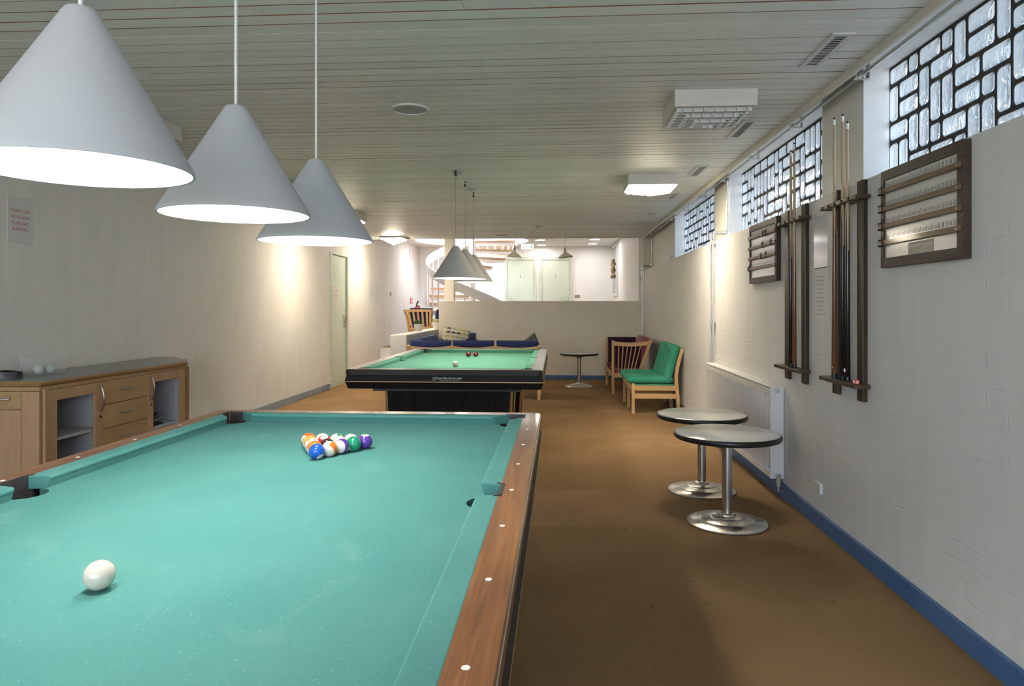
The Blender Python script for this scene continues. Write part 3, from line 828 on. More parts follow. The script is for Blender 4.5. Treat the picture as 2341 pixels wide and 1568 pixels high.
# ------------------------------------------------------------------ pendant pool lamps
def pool_lamp(label,x,y,ztop,group,cordm,hook_z=ZC,rim=.2125,hgt=.30):
    zr=ztop-hgt
    t=thing('pendant_lamp',label,'pendant lamp',(x,y,zr),group)
    prof=[(.0005,hgt),(.018,hgt),(.026,hgt-.003),(.031,hgt-.010),(rim-.004,.014),(rim,.004),(rim,0),(rim-.004,0)]
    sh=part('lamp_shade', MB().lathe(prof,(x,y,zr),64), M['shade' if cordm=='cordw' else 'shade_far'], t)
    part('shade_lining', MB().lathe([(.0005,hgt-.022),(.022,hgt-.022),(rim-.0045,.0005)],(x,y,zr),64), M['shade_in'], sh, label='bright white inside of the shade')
    part('bulb', MB().sphere((x,y,zr+.125),.036,20,12), M['bulb'], t, label='glowing bulb')
    part('lamp_holder', MB().cyl((x,y,zr+.15),(x,y,zr+.285),.016), M['grille'], t)
    rad=.0042 if cordm=='cordw' else .0035
    part('cord', MB().tube([(x,y,zr+hgt-.002),(x,y,hook_z)],rad,8), M[cordm], t)
    return t
G='cone lamps over the walnut table'
pool_lamp('white cone lamp over the walnut table, hanging above the lone cream cue ball',-.875,1.215,1.862,G,'cordw',rim=.193)
pool_lamp('white cone lamp over the walnut table, between its two neighbours',-.875,1.832,1.862,G,'cordw',rim=.197)
pool_lamp('white cone lamp over the walnut table, hanging above the racked balls',-.875,2.464,1.850,G,'cordw',rim=.205)
G='cone lamps over the dark far table'
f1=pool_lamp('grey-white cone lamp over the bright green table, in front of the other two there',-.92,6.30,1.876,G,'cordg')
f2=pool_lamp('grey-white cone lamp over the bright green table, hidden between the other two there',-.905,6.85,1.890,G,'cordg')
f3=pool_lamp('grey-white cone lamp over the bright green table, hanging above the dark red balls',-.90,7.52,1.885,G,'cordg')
def hook(t,x,y):
    mb=MB().cyl((x,y,ZC-.045),(x,y,ZC),.009,n=10).cyl((x,y,ZC-.05),(x,y,ZC-.04),.013,n=10).cyl((x,y,ZC-.012),(x,y,ZC-.003),.013,n=10)
    part('ceiling_hook', mb, M['black'], t)
def canopy(t,x,y): part('canopy', MB().lathe([(.001,-.030),(.02,-.028),(.055,-.006),(.057,0)],(x,y,ZC),28), M['shade'], t)
hook(f1,-.92,6.28); canopy(f1,-.91,6.34); hook(f2,-.905,6.85); canopy(f3,-.885,7.25); hook(f3,-.90,7.50)
part('swag_cord', MB().tube([(-.91,6.33,ZC-.03),(-.908,6.6,ZC-.045),(-.905,6.84,ZC-.02)],.005,8), M['cordw'], f2)
part('swag_cord', MB().tube([(-.885,7.26,ZC-.03),(-.893,7.38,ZC-.045),(-.90,7.49,ZC-.03)],.005,8), M['cordw'], f3)

# ------------------------------------------------------------------ square ceiling lamps with louvres
def square_lamp(label,x0,x1,y0,y1,lit,group='square louvred ceiling lamps',fh=.098,step=.0165):
    cx,cy=(x0+x1)/2,(y0+y1)/2
    t=thing('ceiling_lamp',label,'ceiling lamp',(cx,cy,ZC),group)
    zb=ZC-fh; w=.018
    mb=MB().box(x0,x1,y0,y0+w,zb,ZC).box(x0,x1,y1-w,y1,zb,ZC).box(x0,x0+w,y0+w,y1-w,zb,ZC).box(x1-w,x1,y0+w,y1-w,zb,ZC)
    part('box_frame',mb,M['lampwood'],t,bevel=.001)
    part('back_plate',MB().box(x0+w,x1-w,y0+w,y1-w,ZC-.012,ZC-.002),M['grille'],t)
    hw=(x1-x0)/2-w; hd=(y1-y0)/2-w
    # seven blades each way: the middle ones hang lower, so the louvre steps down to the centre
    n=7
    def hang(i): return zb-.02-step*(3-abs(i-3))
    for axis in (0,1):
        for i in range(n):
            mb=MB(); q=-1+2*(i+.5)/n
            # stepped lower edge along the blade as well
            for j in range(n):
                s0,s1=-1+2*j/n,-1+2*(j+1)/n
                zl=max(hang(i),hang(j))
                if axis==0: mb.box(cx+q*hw-.002,cx+q*hw+.002,cy+s0*hd,cy+s1*hd,zl,zb+.01)
                else: mb.box(cx+s0*hw,cx+s1*hw,cy+q*hd-.002,cy+q*hd+.002,zl,zb+.01)
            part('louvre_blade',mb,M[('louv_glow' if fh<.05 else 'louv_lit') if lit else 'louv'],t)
    part('tube', MB().box(cx-hw*.85,cx+hw*.85,cy-hd*.85,cy+hd*.85,*((zb-.008,zb-.002) if lit else (ZC-.035,ZC-.02))), M['lit'] if lit else M['grille'], t, label='glowing light panel' if lit else None)
    return t
square_lamp('unlit square white louvred ceiling lamp near the glass block windows',.69,1.16,4.03,4.49,False)
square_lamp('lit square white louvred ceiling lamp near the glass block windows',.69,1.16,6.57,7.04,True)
square_lamp('square ceiling lamp half hidden behind the cone lamp above the cream cue ball',-3.08,-2.62,4.21,4.67,False)
square_lamp('square ceiling lamp almost wholly hidden behind the cone lamp above the racked balls',-3.08,-2.62,6.45,6.91,False)
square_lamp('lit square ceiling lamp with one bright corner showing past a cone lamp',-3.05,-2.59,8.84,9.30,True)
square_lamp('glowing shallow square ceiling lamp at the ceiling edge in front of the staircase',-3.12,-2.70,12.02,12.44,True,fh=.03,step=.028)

# vents and round ceiling fittings
def vent(label,x0,x1,y0,y1):
    t=thing('air_vent',label,'air vent',((x0+x1)/2,(y0+y1)/2,ZC),'ceiling air vents by the windows')
    z=ZC-.008; b=.026
    mb=MB().box(x0,x1,y0,y0+b,z,ZC).box(x0,x1,y1-b,y1,z,ZC).box(x0,x0+b,y0+b,y1-b,z,ZC).box(x1-b,x1,y0+b,y1-b,z,ZC)
    part('frame',mb,M['grille'],t,bevel=.002)
    part('duct',MB().box(x0+b,x1-b,y0+b,y1-b,ZC-.001,ZC+.001),M['void'],t)
    n=18
    for i in range(n):
        yy=y0+b+(y1-y0-2*b)*(i+.5)/n
        part('slat',MB().bar((x0+b,yy,ZC-.006),(x1-b,yy,ZC-.006),.0045,.0012,up=(0,-1,.6)),M['grille'],t)
vent('long ceiling vent with dark open slats, above the scoreboard with the name plate',1.27,1.375,3.24,3.69)
vent('ceiling vent directly beside the unlit square louvred lamp',1.265,1.37,4.72,5.19)
vent('ceiling vent just in front of the lit square louvred lamp',1.262,1.37,6.20,6.67)
vent('ceiling vent just behind the lit square louvred lamp',1.265,1.37,7.66,8.08)
vent('last ceiling vent of the row, towards the cream partition',1.262,1.37,9.18,9.56)
def disc(name,label,x,y,r,cat,group=None):
    t=thing(name,label,cat,(x,y,ZC),group)
    part('rim',MB().lathe([(r*.84,-.003),(r*.86,-.012),(r*.97,-.012),(r,-.004),(r,0)],(x,y,ZC),48),M['grille'],t)
    part('grille',MB().lathe([(.001,-.008),(r*.85,-.006)],(x,y,ZC),48),noisy('speaker_mesh',(.40,.40,.39),(.46,.46,.45),900,.6),t)
disc('ceiling_speaker','round white ceiling speaker in the middle of the plank ceiling',-.92,4.31,.122,'ceiling speaker')
disc('smoke_detector','small round flat disc on the ceiling near its far edge',-.93,11.95,.115,'ceiling disc')
# ------------------------------------------------------------------ sideboard on the left
CX=-3.07; CY0,CY1=3.955,5.52
t=thing('sideboard','light beech sideboard with grey top, glass doors and four drawers','sideboard',(-3.33,4.74,0))
top=[(-3.595,3.93),(-3.335,3.925),(-3.075,3.965),(-3.05,5.50),(-3.17,5.70),(-3.44,5.99),(-3.595,5.99)]
top=[(-3.595,3.915),(-3.11,3.965),(-3.05,5.50),(-3.16,5.69),(-3.45,5.985),(-3.595,5.985)]
part('worktop', MB().prism(top,.850,.860), M['lam'], t)
def inset(poly,d):
    c=Vector((sum(p[0] for p in poly)/len(poly),sum(p[1] for p in poly)/len(poly))); out=[]
    n=len(poly)
    for i in range(n):
        a=Vector(poly[i-1]); b=Vector(poly[i]); c2=Vector(poly[(i+1)%n])
        n1=Vector((-(b-a).y,(b-a).x)).normalized(); n2=Vector((-(c2-b).y,(c2-b).x)).normalized()
        m=(n1+n2); m=m/(1+n1.dot(n2)); out.append((b.x+m.x*d,b.y+m.y*d))
    return out
# nosing round the edge of the top
mb=MB(); lv=[(0,.859),(-.004,.861),(-.010,.858),(-.013,.848),(-.011,.836),(-.004,.828),(.012,.826)]
rings=[[(p[0],p[1],z) for p in inset(top,d)] for d,z in lv]; N=len(top)
mb.add([p for r in rings for p in r],[(i*N+k,i*N+(k+1)%N,(i+1)*N+(k+1)%N,(i+1)*N+k) for i in range(len(lv)-1) for k in range(N)],0,False)
part('nosing',mb,M['cabedge'],t)
# carcass: floor, back, ends, partitions
bx=-3.59; fx=CX-.022
mb=MB().box(bx,fx,CY0+.02,CY1,.0,.10).box(bx,fx,CY0+.02,CY1,.795,.826).box(bx,bx+.012,CY0+.02,CY1,.10,.80)
for yy in (3.985,4.478,4.995,5.46): mb.box(bx,fx,yy-.009,yy+.009,.10,.80)
part('carcass',mb,M['cabin'],t)
for y0,y1,z in ((3.994,4.469,.478),(5.004,5.451,.362)):
    part('shelf',MB().box(bx+.012,fx-.01,y0,y1,z,z+.019),M['cabin'],t)
mb=MB()
for yy,sx in ((4.469-.0005,1),(5.451-.0005,1)):
    for k in range(18):
        z=.18+k*.032
        mb.box(fx-.045,fx-.040,yy-.0012,yy,z,z+.005)
part('shelf_holes',mb,M['black'],t)
part('plinth',MB().box(CX-.035,CX-.025,CY0,CY1,0,.108),M['cab'],t)
part('corner_post',MB().box(CX-.10,CX,CY0-.035+.03,CY0+.045-.005,.0,.815),M['cabz'],t,bevel=.006)
mb=MB().prism([(CX-.05,5.525),(CX+.0,5.525),(CX+.0,5.585),(CX-.03,5.615),(CX-.05,5.60)],0,.81)
part('end_post',mb,M['cabedge'],t)
part('end_panel',MB().prism([(CX-.05,5.53),(CX-.03,5.60),(-3.20,5.72),(-3.45,5.96),(-3.59,5.96),(-3.59,5.53)],0,.80),M['cabz'],t)
part('top_rail',MB().box(CX-.03,CX-.012,CY0,CY1+.06,.806,.828),M['cab'],t)
def bow(mb,a,b,out,r=.005,n=10):
    a=Vector(a); b=Vector(b); o=Vector(out); pts=[a]
    for i in range(n+1):
        f=i/n; pts.append(a+(b-a)*f+o*(.35+.65*math.sin(PI*f)))
    pts.append(b)
    return mb.tube(pts,r,8)
def glass_door(y0,y1,handle_far):
    z0,z1=.11,.803
    mb=MB()
    oy=[(y0,z0),(y1,z0),(y1,z1),(y0,z1)]; iy_=[(y0+.068,z0+.07),(y1-.075,z0+.07),(y1-.075,z1-.068),(y0+.068,z1-.068)]
    vs=[(x,p[0],p[1]) for x in (CX,CX-.02) for q in (oy,iy_) for p in q]
    fs=[]
    for k in range(4):
        l=(k+1)%4; fs+=[(k,l,4+l,4+k),(8+k,12+k,12+l,8+l),(k,8+k,8+l,l),(4+k,4+l,12+l,12+k)]
    mb.add(vs,fs)
    d=part('door',mb,M['cabz'],t,bevel=.0015)
    hy=(y1-.030) if handle_far else (y0+.034)
    part('handle',bow(MB(),(CX,hy,.770),(CX,hy,.610),(.030,0,0),.0055),M['dark_metal'],d,label='bowed steel handle')
    part('lock',MB().cyl((CX-.001,hy,.570),(CX+.006,hy,.570),.009),M['chrome'],d)
    part('lock_slot',MB().box(CX+.0055,CX+.0066,hy-.004,hy+.003,.5685,.5715),M['black'],d)
    return d
glass_door(3.985,4.480,True)
glass_door(5.003,5.520,False)
zz=[.112,.279,.460,.636,.803]
dz=[.803,.640,.475,.318,.112]
for a,b in zip(dz[:-1],dz[1:]):
    d=part('drawer',MB().box(CX-.02,CX-.001,4.484,4.999,b+.003,a-.001),M['cab'],t,bevel=.0015)
    zc=a-.072
    part('handle',bow(MB(),(CX,4.665,zc),(CX,4.815,zc),(.026,0,0),.0052),M['dark_metal'],d,label='bowed steel handle')
# end face towards the camera with its own drawer and door
ey=CY0-.012
part('end_drawer',MB().box(-3.59,-3.20,ey-.020,ey,.697,.803),M['cab'],t,bevel=.0015)
ch=bow(MB(),(-3.46,ey-.02,.758),(-3.268,ey-.02,.758),(0,-.026,0),.0052)
part('handle',ch,M['dark_metal'],t,label='bowed steel handle')
part('end_door',MB().box(-3.59,-3.20,ey-.020,ey,.11,.692),M['cabz'],t,bevel=.0015)
part('end_rail',MB().box(-3.59,-3.085,ey-.018,ey+.03,.806,.829),M['cab'],t)
part('end_stile',MB().box(-3.197,-3.085,ey-.020,ey,.0,.803),M['cabz'],t,bevel=.0015)
part('end_stile',MB().box(-3.59,-3.19,ey-.001,ey+.02,.0,.803),M['cabz'],t)
# things on and in the sideboard
tx,ty=-3.42,4.39
tub=thing('plastic_tub','clear plastic tub of pale balls standing on the sideboard','tub',(tx,ty,.861))
mb=MB()
def rring(w,d,z,r=.02,n=5):
    out=[]
    for (sx,sy,a0) in ((1,1,0),(-1,1,90),(-1,-1,180),(1,-1,270)):
        for i in range(n):
            a=R(a0+90*i/(n-1)); out.append((tx+sx*(w/2-r)+r*math.cos(a),ty+sy*(d/2-r)+r*math.sin(a),z))
    return out
rings=[rring(.13,.25,.8625),rring(.15,.27,.975),rring(.155,.275,.982)]; N=len(rings[0])
mb.add([p for r in rings for p in r],[list(range(N))]+[(i*N+k,i*N+(k+1)%N,(i+1)*N+(k+1)%N,(i+1)*N+k) for i in range(2) for k in range(N)],0,True)
part('body',mb,M['clearbox'],tub)
rings=[rring(.158,.278,.981,.02),rring(.168,.288,.982),rring(.168,.288,.990),rring(.15,.27,.992)]
mb=MB(); mb.add([p for r in rings for p in r],[(i*N+k,i*N+(k+1)%N,(i+1)*N+(k+1)%N,(i+1)*N+k) for i in range(3) for k in range(N)]+[[3*N+k for k in range(N)]],0,True)
part('lid',mb,M['clearbox'],tub)
for i,(yy,xx,lab) in enumerate(((-.075,.02,'left'),(-.005,-.03,'back'),(.01,.036,'right front'))):
    solo('stored_ball',MB().sphere((tx+xx,ty+yy,.8655+.032),.032,20,12),M['tubball'],{'left':'pale greenish ball inside the plastic tub, at the end by the black triangle','back':'pale greenish ball inside the plastic tub, rear one of the touching two','right front':'pale greenish ball inside the plastic tub, front one of the touching two'}[lab],'ball','pale balls in the tub')
solo('chalk_stick',MB().cyl((tx+.005,ty+.055,.876),(tx-.01,ty+.108,.876),.009),M['paper'],'small pale stick lying beside the balls in the plastic tub','stick')
# triangle rack
mb=MB(); tri=[(-3.33,4.13),(-3.60+.03,4.20),(-3.50,3.95)]
tri=[(-3.33,4.135),(-3.555,4.19),(-3.49,3.945)]
def rounded(poly,r,n=6):
    out=[]
    m=len(poly)
    for i in range(m):
        p=Vector(poly[i]); a=(Vector(poly[i-1])-p).normalized(); b=(Vector(poly[(i+1)%m])-p).normalized()
        ang=a.angle(b); dd=r/math.tan(ang/2); c=p+(a+b).normalized()*(r/math.sin(ang/2))
        s=(p+a*dd)-c; e=(p+b*dd)-c; a0=math.atan2(s.y,s.x); a1=math.atan2(e.y,e.x)
        while a1-a0>PI: a1-=2*PI
        while a1-a0<-PI: a1+=2*PI
        for k in range(n+1):
            q=a0+(a1-a0)*k/n; out.append((c.x+r*math.cos(q),c.y+r*math.sin(q)))
    return out
tri=[(-3.32,4.13),(-3.57,4.22),(-3.55,3.97)]
o_=rounded(tri,.03); i_=rounded(inset(tri,.010),.024)
N=len(o_); vs=[(p[0],p[1],z) for z in (.8612,.905) for p in o_]+[(p[0],p[1],z) for z in (.8612,.905) for p in i_]
fs=[]
for k in range(N):
    l=(k+1)%N
    fs+=[(k,l,N+l,N+k),(2*N+l,2*N+k,3*N+k,3*N+l),(N+k,N+l,3*N+l,3*N+k),(l,k,2*N+k,2*N+l)]
mb.add(vs,fs,0,True)
solo('ball_triangle',mb,M['butt_dark'],'glossy black triangle ball rack lying on the sideboard beside the plastic tub','ball triangle')
mb=MB().box(-3.20,-3.13,5.10,5.30,.3815,.396).tube([(-3.17,5.12,.40),(-3.15,5.2,.43),(-3.18,5.29,.46)],.013).tube([(-3.2,5.12,.40),(-3.16,5.28,.41)],.012).tube([(-3.15,5.2,.41),(-3.14,5.31,.44)],.010)
solo('brush',mb,M['black'],'black brush lying on the lower shelf inside the end glass cupboard','brush')

# ------------------------------------------------------------------ notices, switches and door on the left wall
def sheet(name,label,cat,x,ya,yb,za,zb,right,lines=None,m='paper',ink='inkg',frame_m=None,thick=.002,size=None):
    s=-1 if right else 1
    x0=x; x1=x+s*thick
    t=solo(name,MB().box(min(x0,x1),max(x0,x1),ya,yb,za,zb),M[m],label,cat)
    if lines:
        mb=MB()
        for (txt,zc,sz) in lines:
            F=(FR if right else FL)((x1+s*.0006,(ya+yb)/2,zc))
            if isinstance(txt,str): text_mb(mb,txt,sz,F)
            else:
                for (p,q) in txt: mb.add([F@Vector(v) for v in ((p,-sz/2,0),(q,-sz/2,0),(q,sz/2,0),(p,sz/2,0))],[(0,1,2,3)])
        part('lettering',mb,M[ink],t)
    if frame_m:
        w=.012; x2=x1+s*.01; a,b=min(x0,x2),max(x0,x2)
        part('frame',MB().box(a,b,ya-w,ya,za-w,zb+w).box(a,b,yb,yb+w,za-w,zb+w).box(a,b,ya,yb,za-w,za).box(a,b,ya,yb,zb,zb+w),M[frame_m],t)
    return t
sheet('notice','laminated notice with red lettering on the wall above the sideboard','notice',XL,4.30,4.52,1.735,2.05,False,[('INGEN GLAS',1.955,.030),('OG FLASKER',1.913,.030),('PÅ BILLARD',1.872,.030),('BORDENE.',1.832,.030)],m='film',ink='inkr')
def scrawl(za,zb,n,w,h=.006):
    """rows of print too small to read: (row height, words as (start,end))"""
    rnd=random.Random(int(za*1000)); out=[]
    for i in range(n):
        x=-w/2*rnd.uniform(.55,1); e=-x; ws=[]
        while x<e-.01:
            l=rnd.uniform(.02,.06)*w/.2; ws.append((x,min(x+l,e))); x+=l+.012*w/.2
        out.append((ws,zb-(zb-za)*(i+.5)/n,h))
    return out
struct('door_1', MB().box(XL-.06,XL-.02,10.855,11.665,.005,2.165), M['doorg'],bevel=.002)
D=bpy.data.objects['door_1']
fr=struct('door_1_frame', MB().box(XL-.2,XL+.012,10.76,10.85,0,2.205).box(XL-.2,XL+.012,11.67,11.735,0,2.205).box(XL-.2,XL+.012,10.85,11.67,2.17,2.205), M['doorf'],parent=D,bevel=.003)
for z in (.26,1.06,1.86): part('hinge',MB().cyl((XL-.012,10.855,z-.06),(XL-.012,10.855,z+.06),.010),M['grey'],D)
part('lock_plate',MB().box(XL-.02,XL-.008,11.50,11.62,.985,1.18),M['steel'],D,bevel=.002)
part('lock_cylinder',MB().cyl((XL-.01,11.60,1.135),(XL+.01,11.60,1.135),.022),M['chrome'],D)
part('door_handle',MB().tube([(XL-.01,11.60,1.02),(XL+.045,11.60,1.02),(XL+.05,11.57,1.02),(XL+.05,11.47,1.02)],.010),M['chrome'],D)
sheet('notice','narrow white paper notice taped on the pale green door','notice',XL-.02,11.02,11.24,1.30,1.70,False,scrawl(1.34,1.66,9,.2,.008),ink='inkr')
sheet('notice','framed notice on the wall between the pale green door and the light switches','notice',XL,13.07,13.57,1.41,1.80,False,scrawl(1.45,1.74,8,.3,.012),m='paper',ink='inkg',frame_m='grille')
def plate(name,label,cat,lo,hi,m,inner=None,group=None):
    return solo(name,MB().box(lo[0],hi[0],lo[1],hi[1],lo[2],hi[2]),M[m],label,cat,group,bevel=.002)
plate('light_switch','white light switch on the wall beside the grey one','switch',(XL,14.38,1.555),(XL+.012,14.47,1.64),'grille')
plate('light_switch','grey light switch on the wall beside the white one','switch',(XL,14.77,1.555),(XL+.012,14.86,1.64),'grey')
t=thing('wall_socket','white wall socket just above the skirting beside the pale green door','socket',(XL,10.70,.095))
part('cover',MB().box(XL,XL+.05,10.62,10.74,.095,.19),M['grille'],t,bevel=.004)
part('socket_hole',MB().cyl((XL+.0495,10.66,.142),(XL+.0505,10.66,.142),.012),M['black'],t)
pk=mat('pink_sign',(.62,.38,.55),.5)
o=plate('fire_sign','pink-edged white sign high on the wall near the spiral stair','sign',(XL,16.78,2.50),(XL+.01,17.12,2.75),'paper'); part('print',MB().box(XL+.0105,XL+.011,16.80,16.86,2.52,2.73).box(XL+.0105,XL+.011,17.03,17.09,2.52,2.73),pk,o)
rs=mat('red_sign',(.60,.05,.12),.5)
o=solo('fire_extinguisher_sign',MB().box(XL,XL+.01,16.84,17.10,1.40,1.54),rs,'small red sign on the wall above the fire extinguisher','sign'); part('pictogram',MB().box(XL+.0105,XL+.011,16.88,16.94,1.43,1.51).box(XL+.0105,XL+.011,17.00,17.05,1.43,1.47),M['white_ink'],o)

# ------------------------------------------------------------------ right wall: racks, cues, boards, papers
def cue_rack(label,ya,yb):
    t=thing('cue_rack',label,'cue rack',(1.53,(ya+yb)/2,.83),'wall cue racks')
    for (a,b) in ((ya+.05,ya+.12),(yb-.105,yb-.035)):
        part('upright',MB().box(1.545,XR,a,b,.83,1.955),M['rack'],t,bevel=.004)
    n=5; cy=[ya+.085+ (yb-ya-.13)*i/(n-1) for i in range(n)]
    # lower shelf with shallow sockets
    p=part('shelf',MB().box(1.485,1.560,ya,yb,.902,.924),M['racky'],t,bevel=.003)
    for y in cy: part('socket',MB().lathe([(.001,.0005),(.016,.0005),(.017,0)],(1.520,y,.924),20),M['black'],p)
    # upper bar notched for the shafts
    q=part('upper_bar',MB().box(1.538,1.560,ya,yb,1.852,1.872),M['racky'],t)
    edges=[ya]+[v for y in cy for v in (y-.013,y+.013)]+[yb]
    mb=MB()
    for a,b in zip(edges[0::2],edges[1::2]): mb.box(1.488,1.539,a,b,1.852,1.872)
    part('prong',mb,M['racky'],q,bevel=.002)
    return cy
def cue_stick(label,y,ztop,butt,badge=None,x=1.520,split=.55,ferr=.035):
    z0=.9255
    t=thing('cue_stick',label,'cue',(x,y,z0),'cues in the wall racks')
    L=ztop-z0; zs=z0+L*split
    def r(z): return .0145-(.0145-.0062)*(z-z0)/L
    part('butt',MB().lathe([(r(z0)-.002,z0),(r(z0),z0+.004),(r(zs),zs)],(x,y,0),20,caps=True),M[butt],t)
    # spliced points running up into the shaft
    mb=MB()
    for a in range(4):
        an=a*PI/2+.6
        vs=[]
        for (dz,w) in ((0,.62),(.20,.02)):
            z=zs+dz
            for s_ in (-1,0,1):
                q=an+s_*w; vs.append((x+(r(z)+.0004)*math.cos(q),y+(r(z)+.0004)*math.sin(q),z))
        mb.add(vs,[(0,1,4,3),(1,2,5,4)],0,True)
    part('splice',mb,M[butt],t)
    part('shaft',MB().lathe([(r(zs),zs),(.0063,ztop-ferr-.006)],(x,y,0),20),M['maple'],t)
    f=part('ferrule',MB().lathe([(.0064,ztop-ferr-.006),(.0062,ztop-.011)],(x,y,0),16,caps=True),M['ferrule'],t)
    part('tip',MB().lathe([(.0064,ztop-.011),(.0060,ztop-.002),(.001,ztop)],(x,y,0),16,caps=True),M['butt_dark'],f)
    part('bumper',MB().lathe([(r(z0)+.0006,z0),(r(z0)+.0004,z0+.022)],(x,y,0),20),M['rub'],t)
    if badge: part('badge',MB().lathe([(.001,.0008),(.010,.0004),(.0105,-.002)],n=20,M=Matrix.Translation((x-r(z0+.05)-.0006,y+badge[1],z0+.055))@Euler((0,-PI/2,0)).to_matrix().to_4x4()),M[badge[0]],t,label='round badge')
    return t
c1=cue_rack('dark wooden cue rack holding three cues and a red chalk cube',3.515,3.985)
c2=cue_rack('dark wooden cue rack holding two cues',4.315,4.785)
cue_stick('brown-butted cue with a steel badge in the rack of three',c1[3]+.0,2.345,'butt_brown',('steel',0))
cue_stick('plain black-butted cue between the two others in the rack of three',c1[2]-.02,2.335,'butt_dark',None,x=1.522,split=.50)
cue_stick('black-butted cue with a pale badge in the rack of three',c1[1]-.0,2.28,'butt_dark',('pearl',.004),split=.5)
cue_stick('black-butted cue in the rack of two',c2[2]-.02,2.325,'butt_dark',None,split=.5)
cue_stick('brown-butted cue in the rack of two',c2[1]+.0,2.36,'butt_brown',None,split=.42)
ck=solo('chalk_cube',MB().box(1.487,1.511,3.522,3.546,.9245,.9485),M['red'],'small red chalk cube on the shelf end of the rack with three cues','chalk',bevel=.002)
part('chalk_label',MB().box(1.4865,1.4872,3.527,3.541,.930,.944),M['white_ink'],ck)
part('chalk_label',MB().lathe([(.004,0),(.007,0)],n=18,M=frame((1.499,3.5213,.9365),(1,0,0),(0,0,1)),sm=False),M['white_ink'],ck)

# numbers row: 2 4 6 8 10 ... 100 then hundreds; built once
def number_row():
    mb=MB(); x=0
    for k in range(1,11):
        text_mb(mb,'2.4.6.8.',.0135,Matrix.Translation((x,0,0)),'LEFT',sx=.78); x+=.0305
        text_mb(mb,'%d'%(k*10),.0185,Matrix.Translation((x,.0005,0)),'LEFT',sx=.72); x+=.0205 if k<10 else .030
    for k in (200,300,400,500):
        text_mb(mb,'.%d'%k,.0185,Matrix.Translation((x,.0005,0)),'LEFT',sx=.72); x+=.0305
    return mb,x
NR,NW=number_row()
M['slider']=mat('dark_brown_slider',(.07,.045,.03),.35)
def scoreboard(label,ya,yb,sliders,plate_txt):
    t=thing('scoreboard',label,'scoreboard',(XR,(ya+yb)/2,1.495),'wall scoreboards')
    z0,z1=1.495,1.948; xf=1.538
    mb=MB().box(xf,XR,ya,yb,z0,z1)
    part('board',MB().box(xf+.008,XR,ya+.03,yb-.03,z0+.03,z1-.03),M['board'],t)
    f=part('frame',MB().box(xf,XR,ya,ya+.042,z0,z1).box(xf,XR,yb-.030,yb,z0,z1).box(xf,XR-.001,ya+.042,yb-.030,z0,z0+.044).box(xf,XR-.001,ya+.042,yb-.030,z1-.046,z1),M['bframe'],t,bevel=.0015)
    zr=[1.852,1.769,1.688,1.610]
    W=yb-ya-.03-.042-.02; s=W/NW
    for i,z in enumerate(zr):
        r=part('scoring_rail',MB().box(xf-.010,xf+.007,ya+.008,yb+.002,z-.0115,z+.0115),M['brail'],t,bevel=.0015)
        part('screw',MB().cyl((xf-.0108,ya+.028,z),(xf-.010,ya+.028,z),.004),M['chrome'],r)
        mb=MB(); F=FR((xf+.0075,yb-.032-.008,z+.027))
        mb.add([F@Vector((v[0]*s,v[1]*1.7,0)) for v in NR.v],NR.f)
        part('numbers',mb,M['ink'],t)
        for y in sliders[i]:
            mb=MB().box(xf-.016,xf-.010,y-.016,y+.016,z-.017,z+.017).box(xf-.016,xf+.004,y-.016,y+.016,z+.012,z+.017).box(xf-.016,xf+.004,y-.016,y+.016,z-.017,z-.012)
            sl=part('slider',mb,M['slider'],r)
            part('pointer',MB().cyl((xf-.004,y-.009,z+.017),(xf-.004,y-.009,z+.034),.0022,.0006,8).cyl((xf-.004,y+.007,z+.017),(xf-.004,y+.007,z+.034),.0022,.0006,8),M['black'],sl)
    if plate_txt:
        p=part('name_plate',MB().box(xf+.006,xf+.008,ya+.215,ya+.415,1.542,1.592),M['brassbg'],t)
        mb=MB(); text_mb(mb,'Dansk Billardservice ApS',.0165,FR((xf+.0055,ya+.308,1.575))); text_mb(mb,'Tlf. 36780240   www.danskbillardservice.dk',.007,FR((xf+.0055,ya+.308,1.551)))
        mb.box(xf+.005,xf+.0059,ya+.225,ya+.32,1.5605,1.5620); mb.box(xf+.005,xf+.0059,ya+.398,ya+.403,1.566,1.582)
        part('plate_lettering',mb,M['white_ink'],p)
    return t
scoreboard('dark-framed scoreboard with a brassy name plate, all sliders parked at one end',2.70,3.36,[(3.338,),(3.338,),(3.338,),(3.338,)],True)
scoreboard('dark-framed scoreboard without name plate, sliders spread along its rails',4.90,5.575,[(5.13,5.19),(5.01,5.21),(5.125,5.245),(5.555,)],False)
# two papers between the racks, the upper one in a shiny sleeve
t=sheet('notice','notice in a shiny plastic sleeve between the two cue racks, above a printed sheet','notice',XR,4.075,4.285,1.54,1.85,True,m='film')
t=sheet('notice','printed paper sheet between the two cue racks, below the shiny sleeve','notice',XR,4.078,4.28,1.24,1.545,True,
  scrawl(1.255,1.505,10,.16,.007),ink='inkg')
# outlet
t=thing('wall_outlet','white double socket low on the wall near the radiator valve','socket',(XR,4.2,.205))
part('cover',MB().box(XR-.018,XR,4.15,4.195,.205,.268).box(XR-.012,XR,4.20,4.25,.205,.268),M['grille'],t,bevel=.003)
part('socket_hole',MB().cyl((XR-.0185,4.172,.245),(XR-.0178,4.172,.245),.003).cyl((XR-.0185,4.172,.228),(XR-.0178,4.172,.228),.003),M['black'],t)
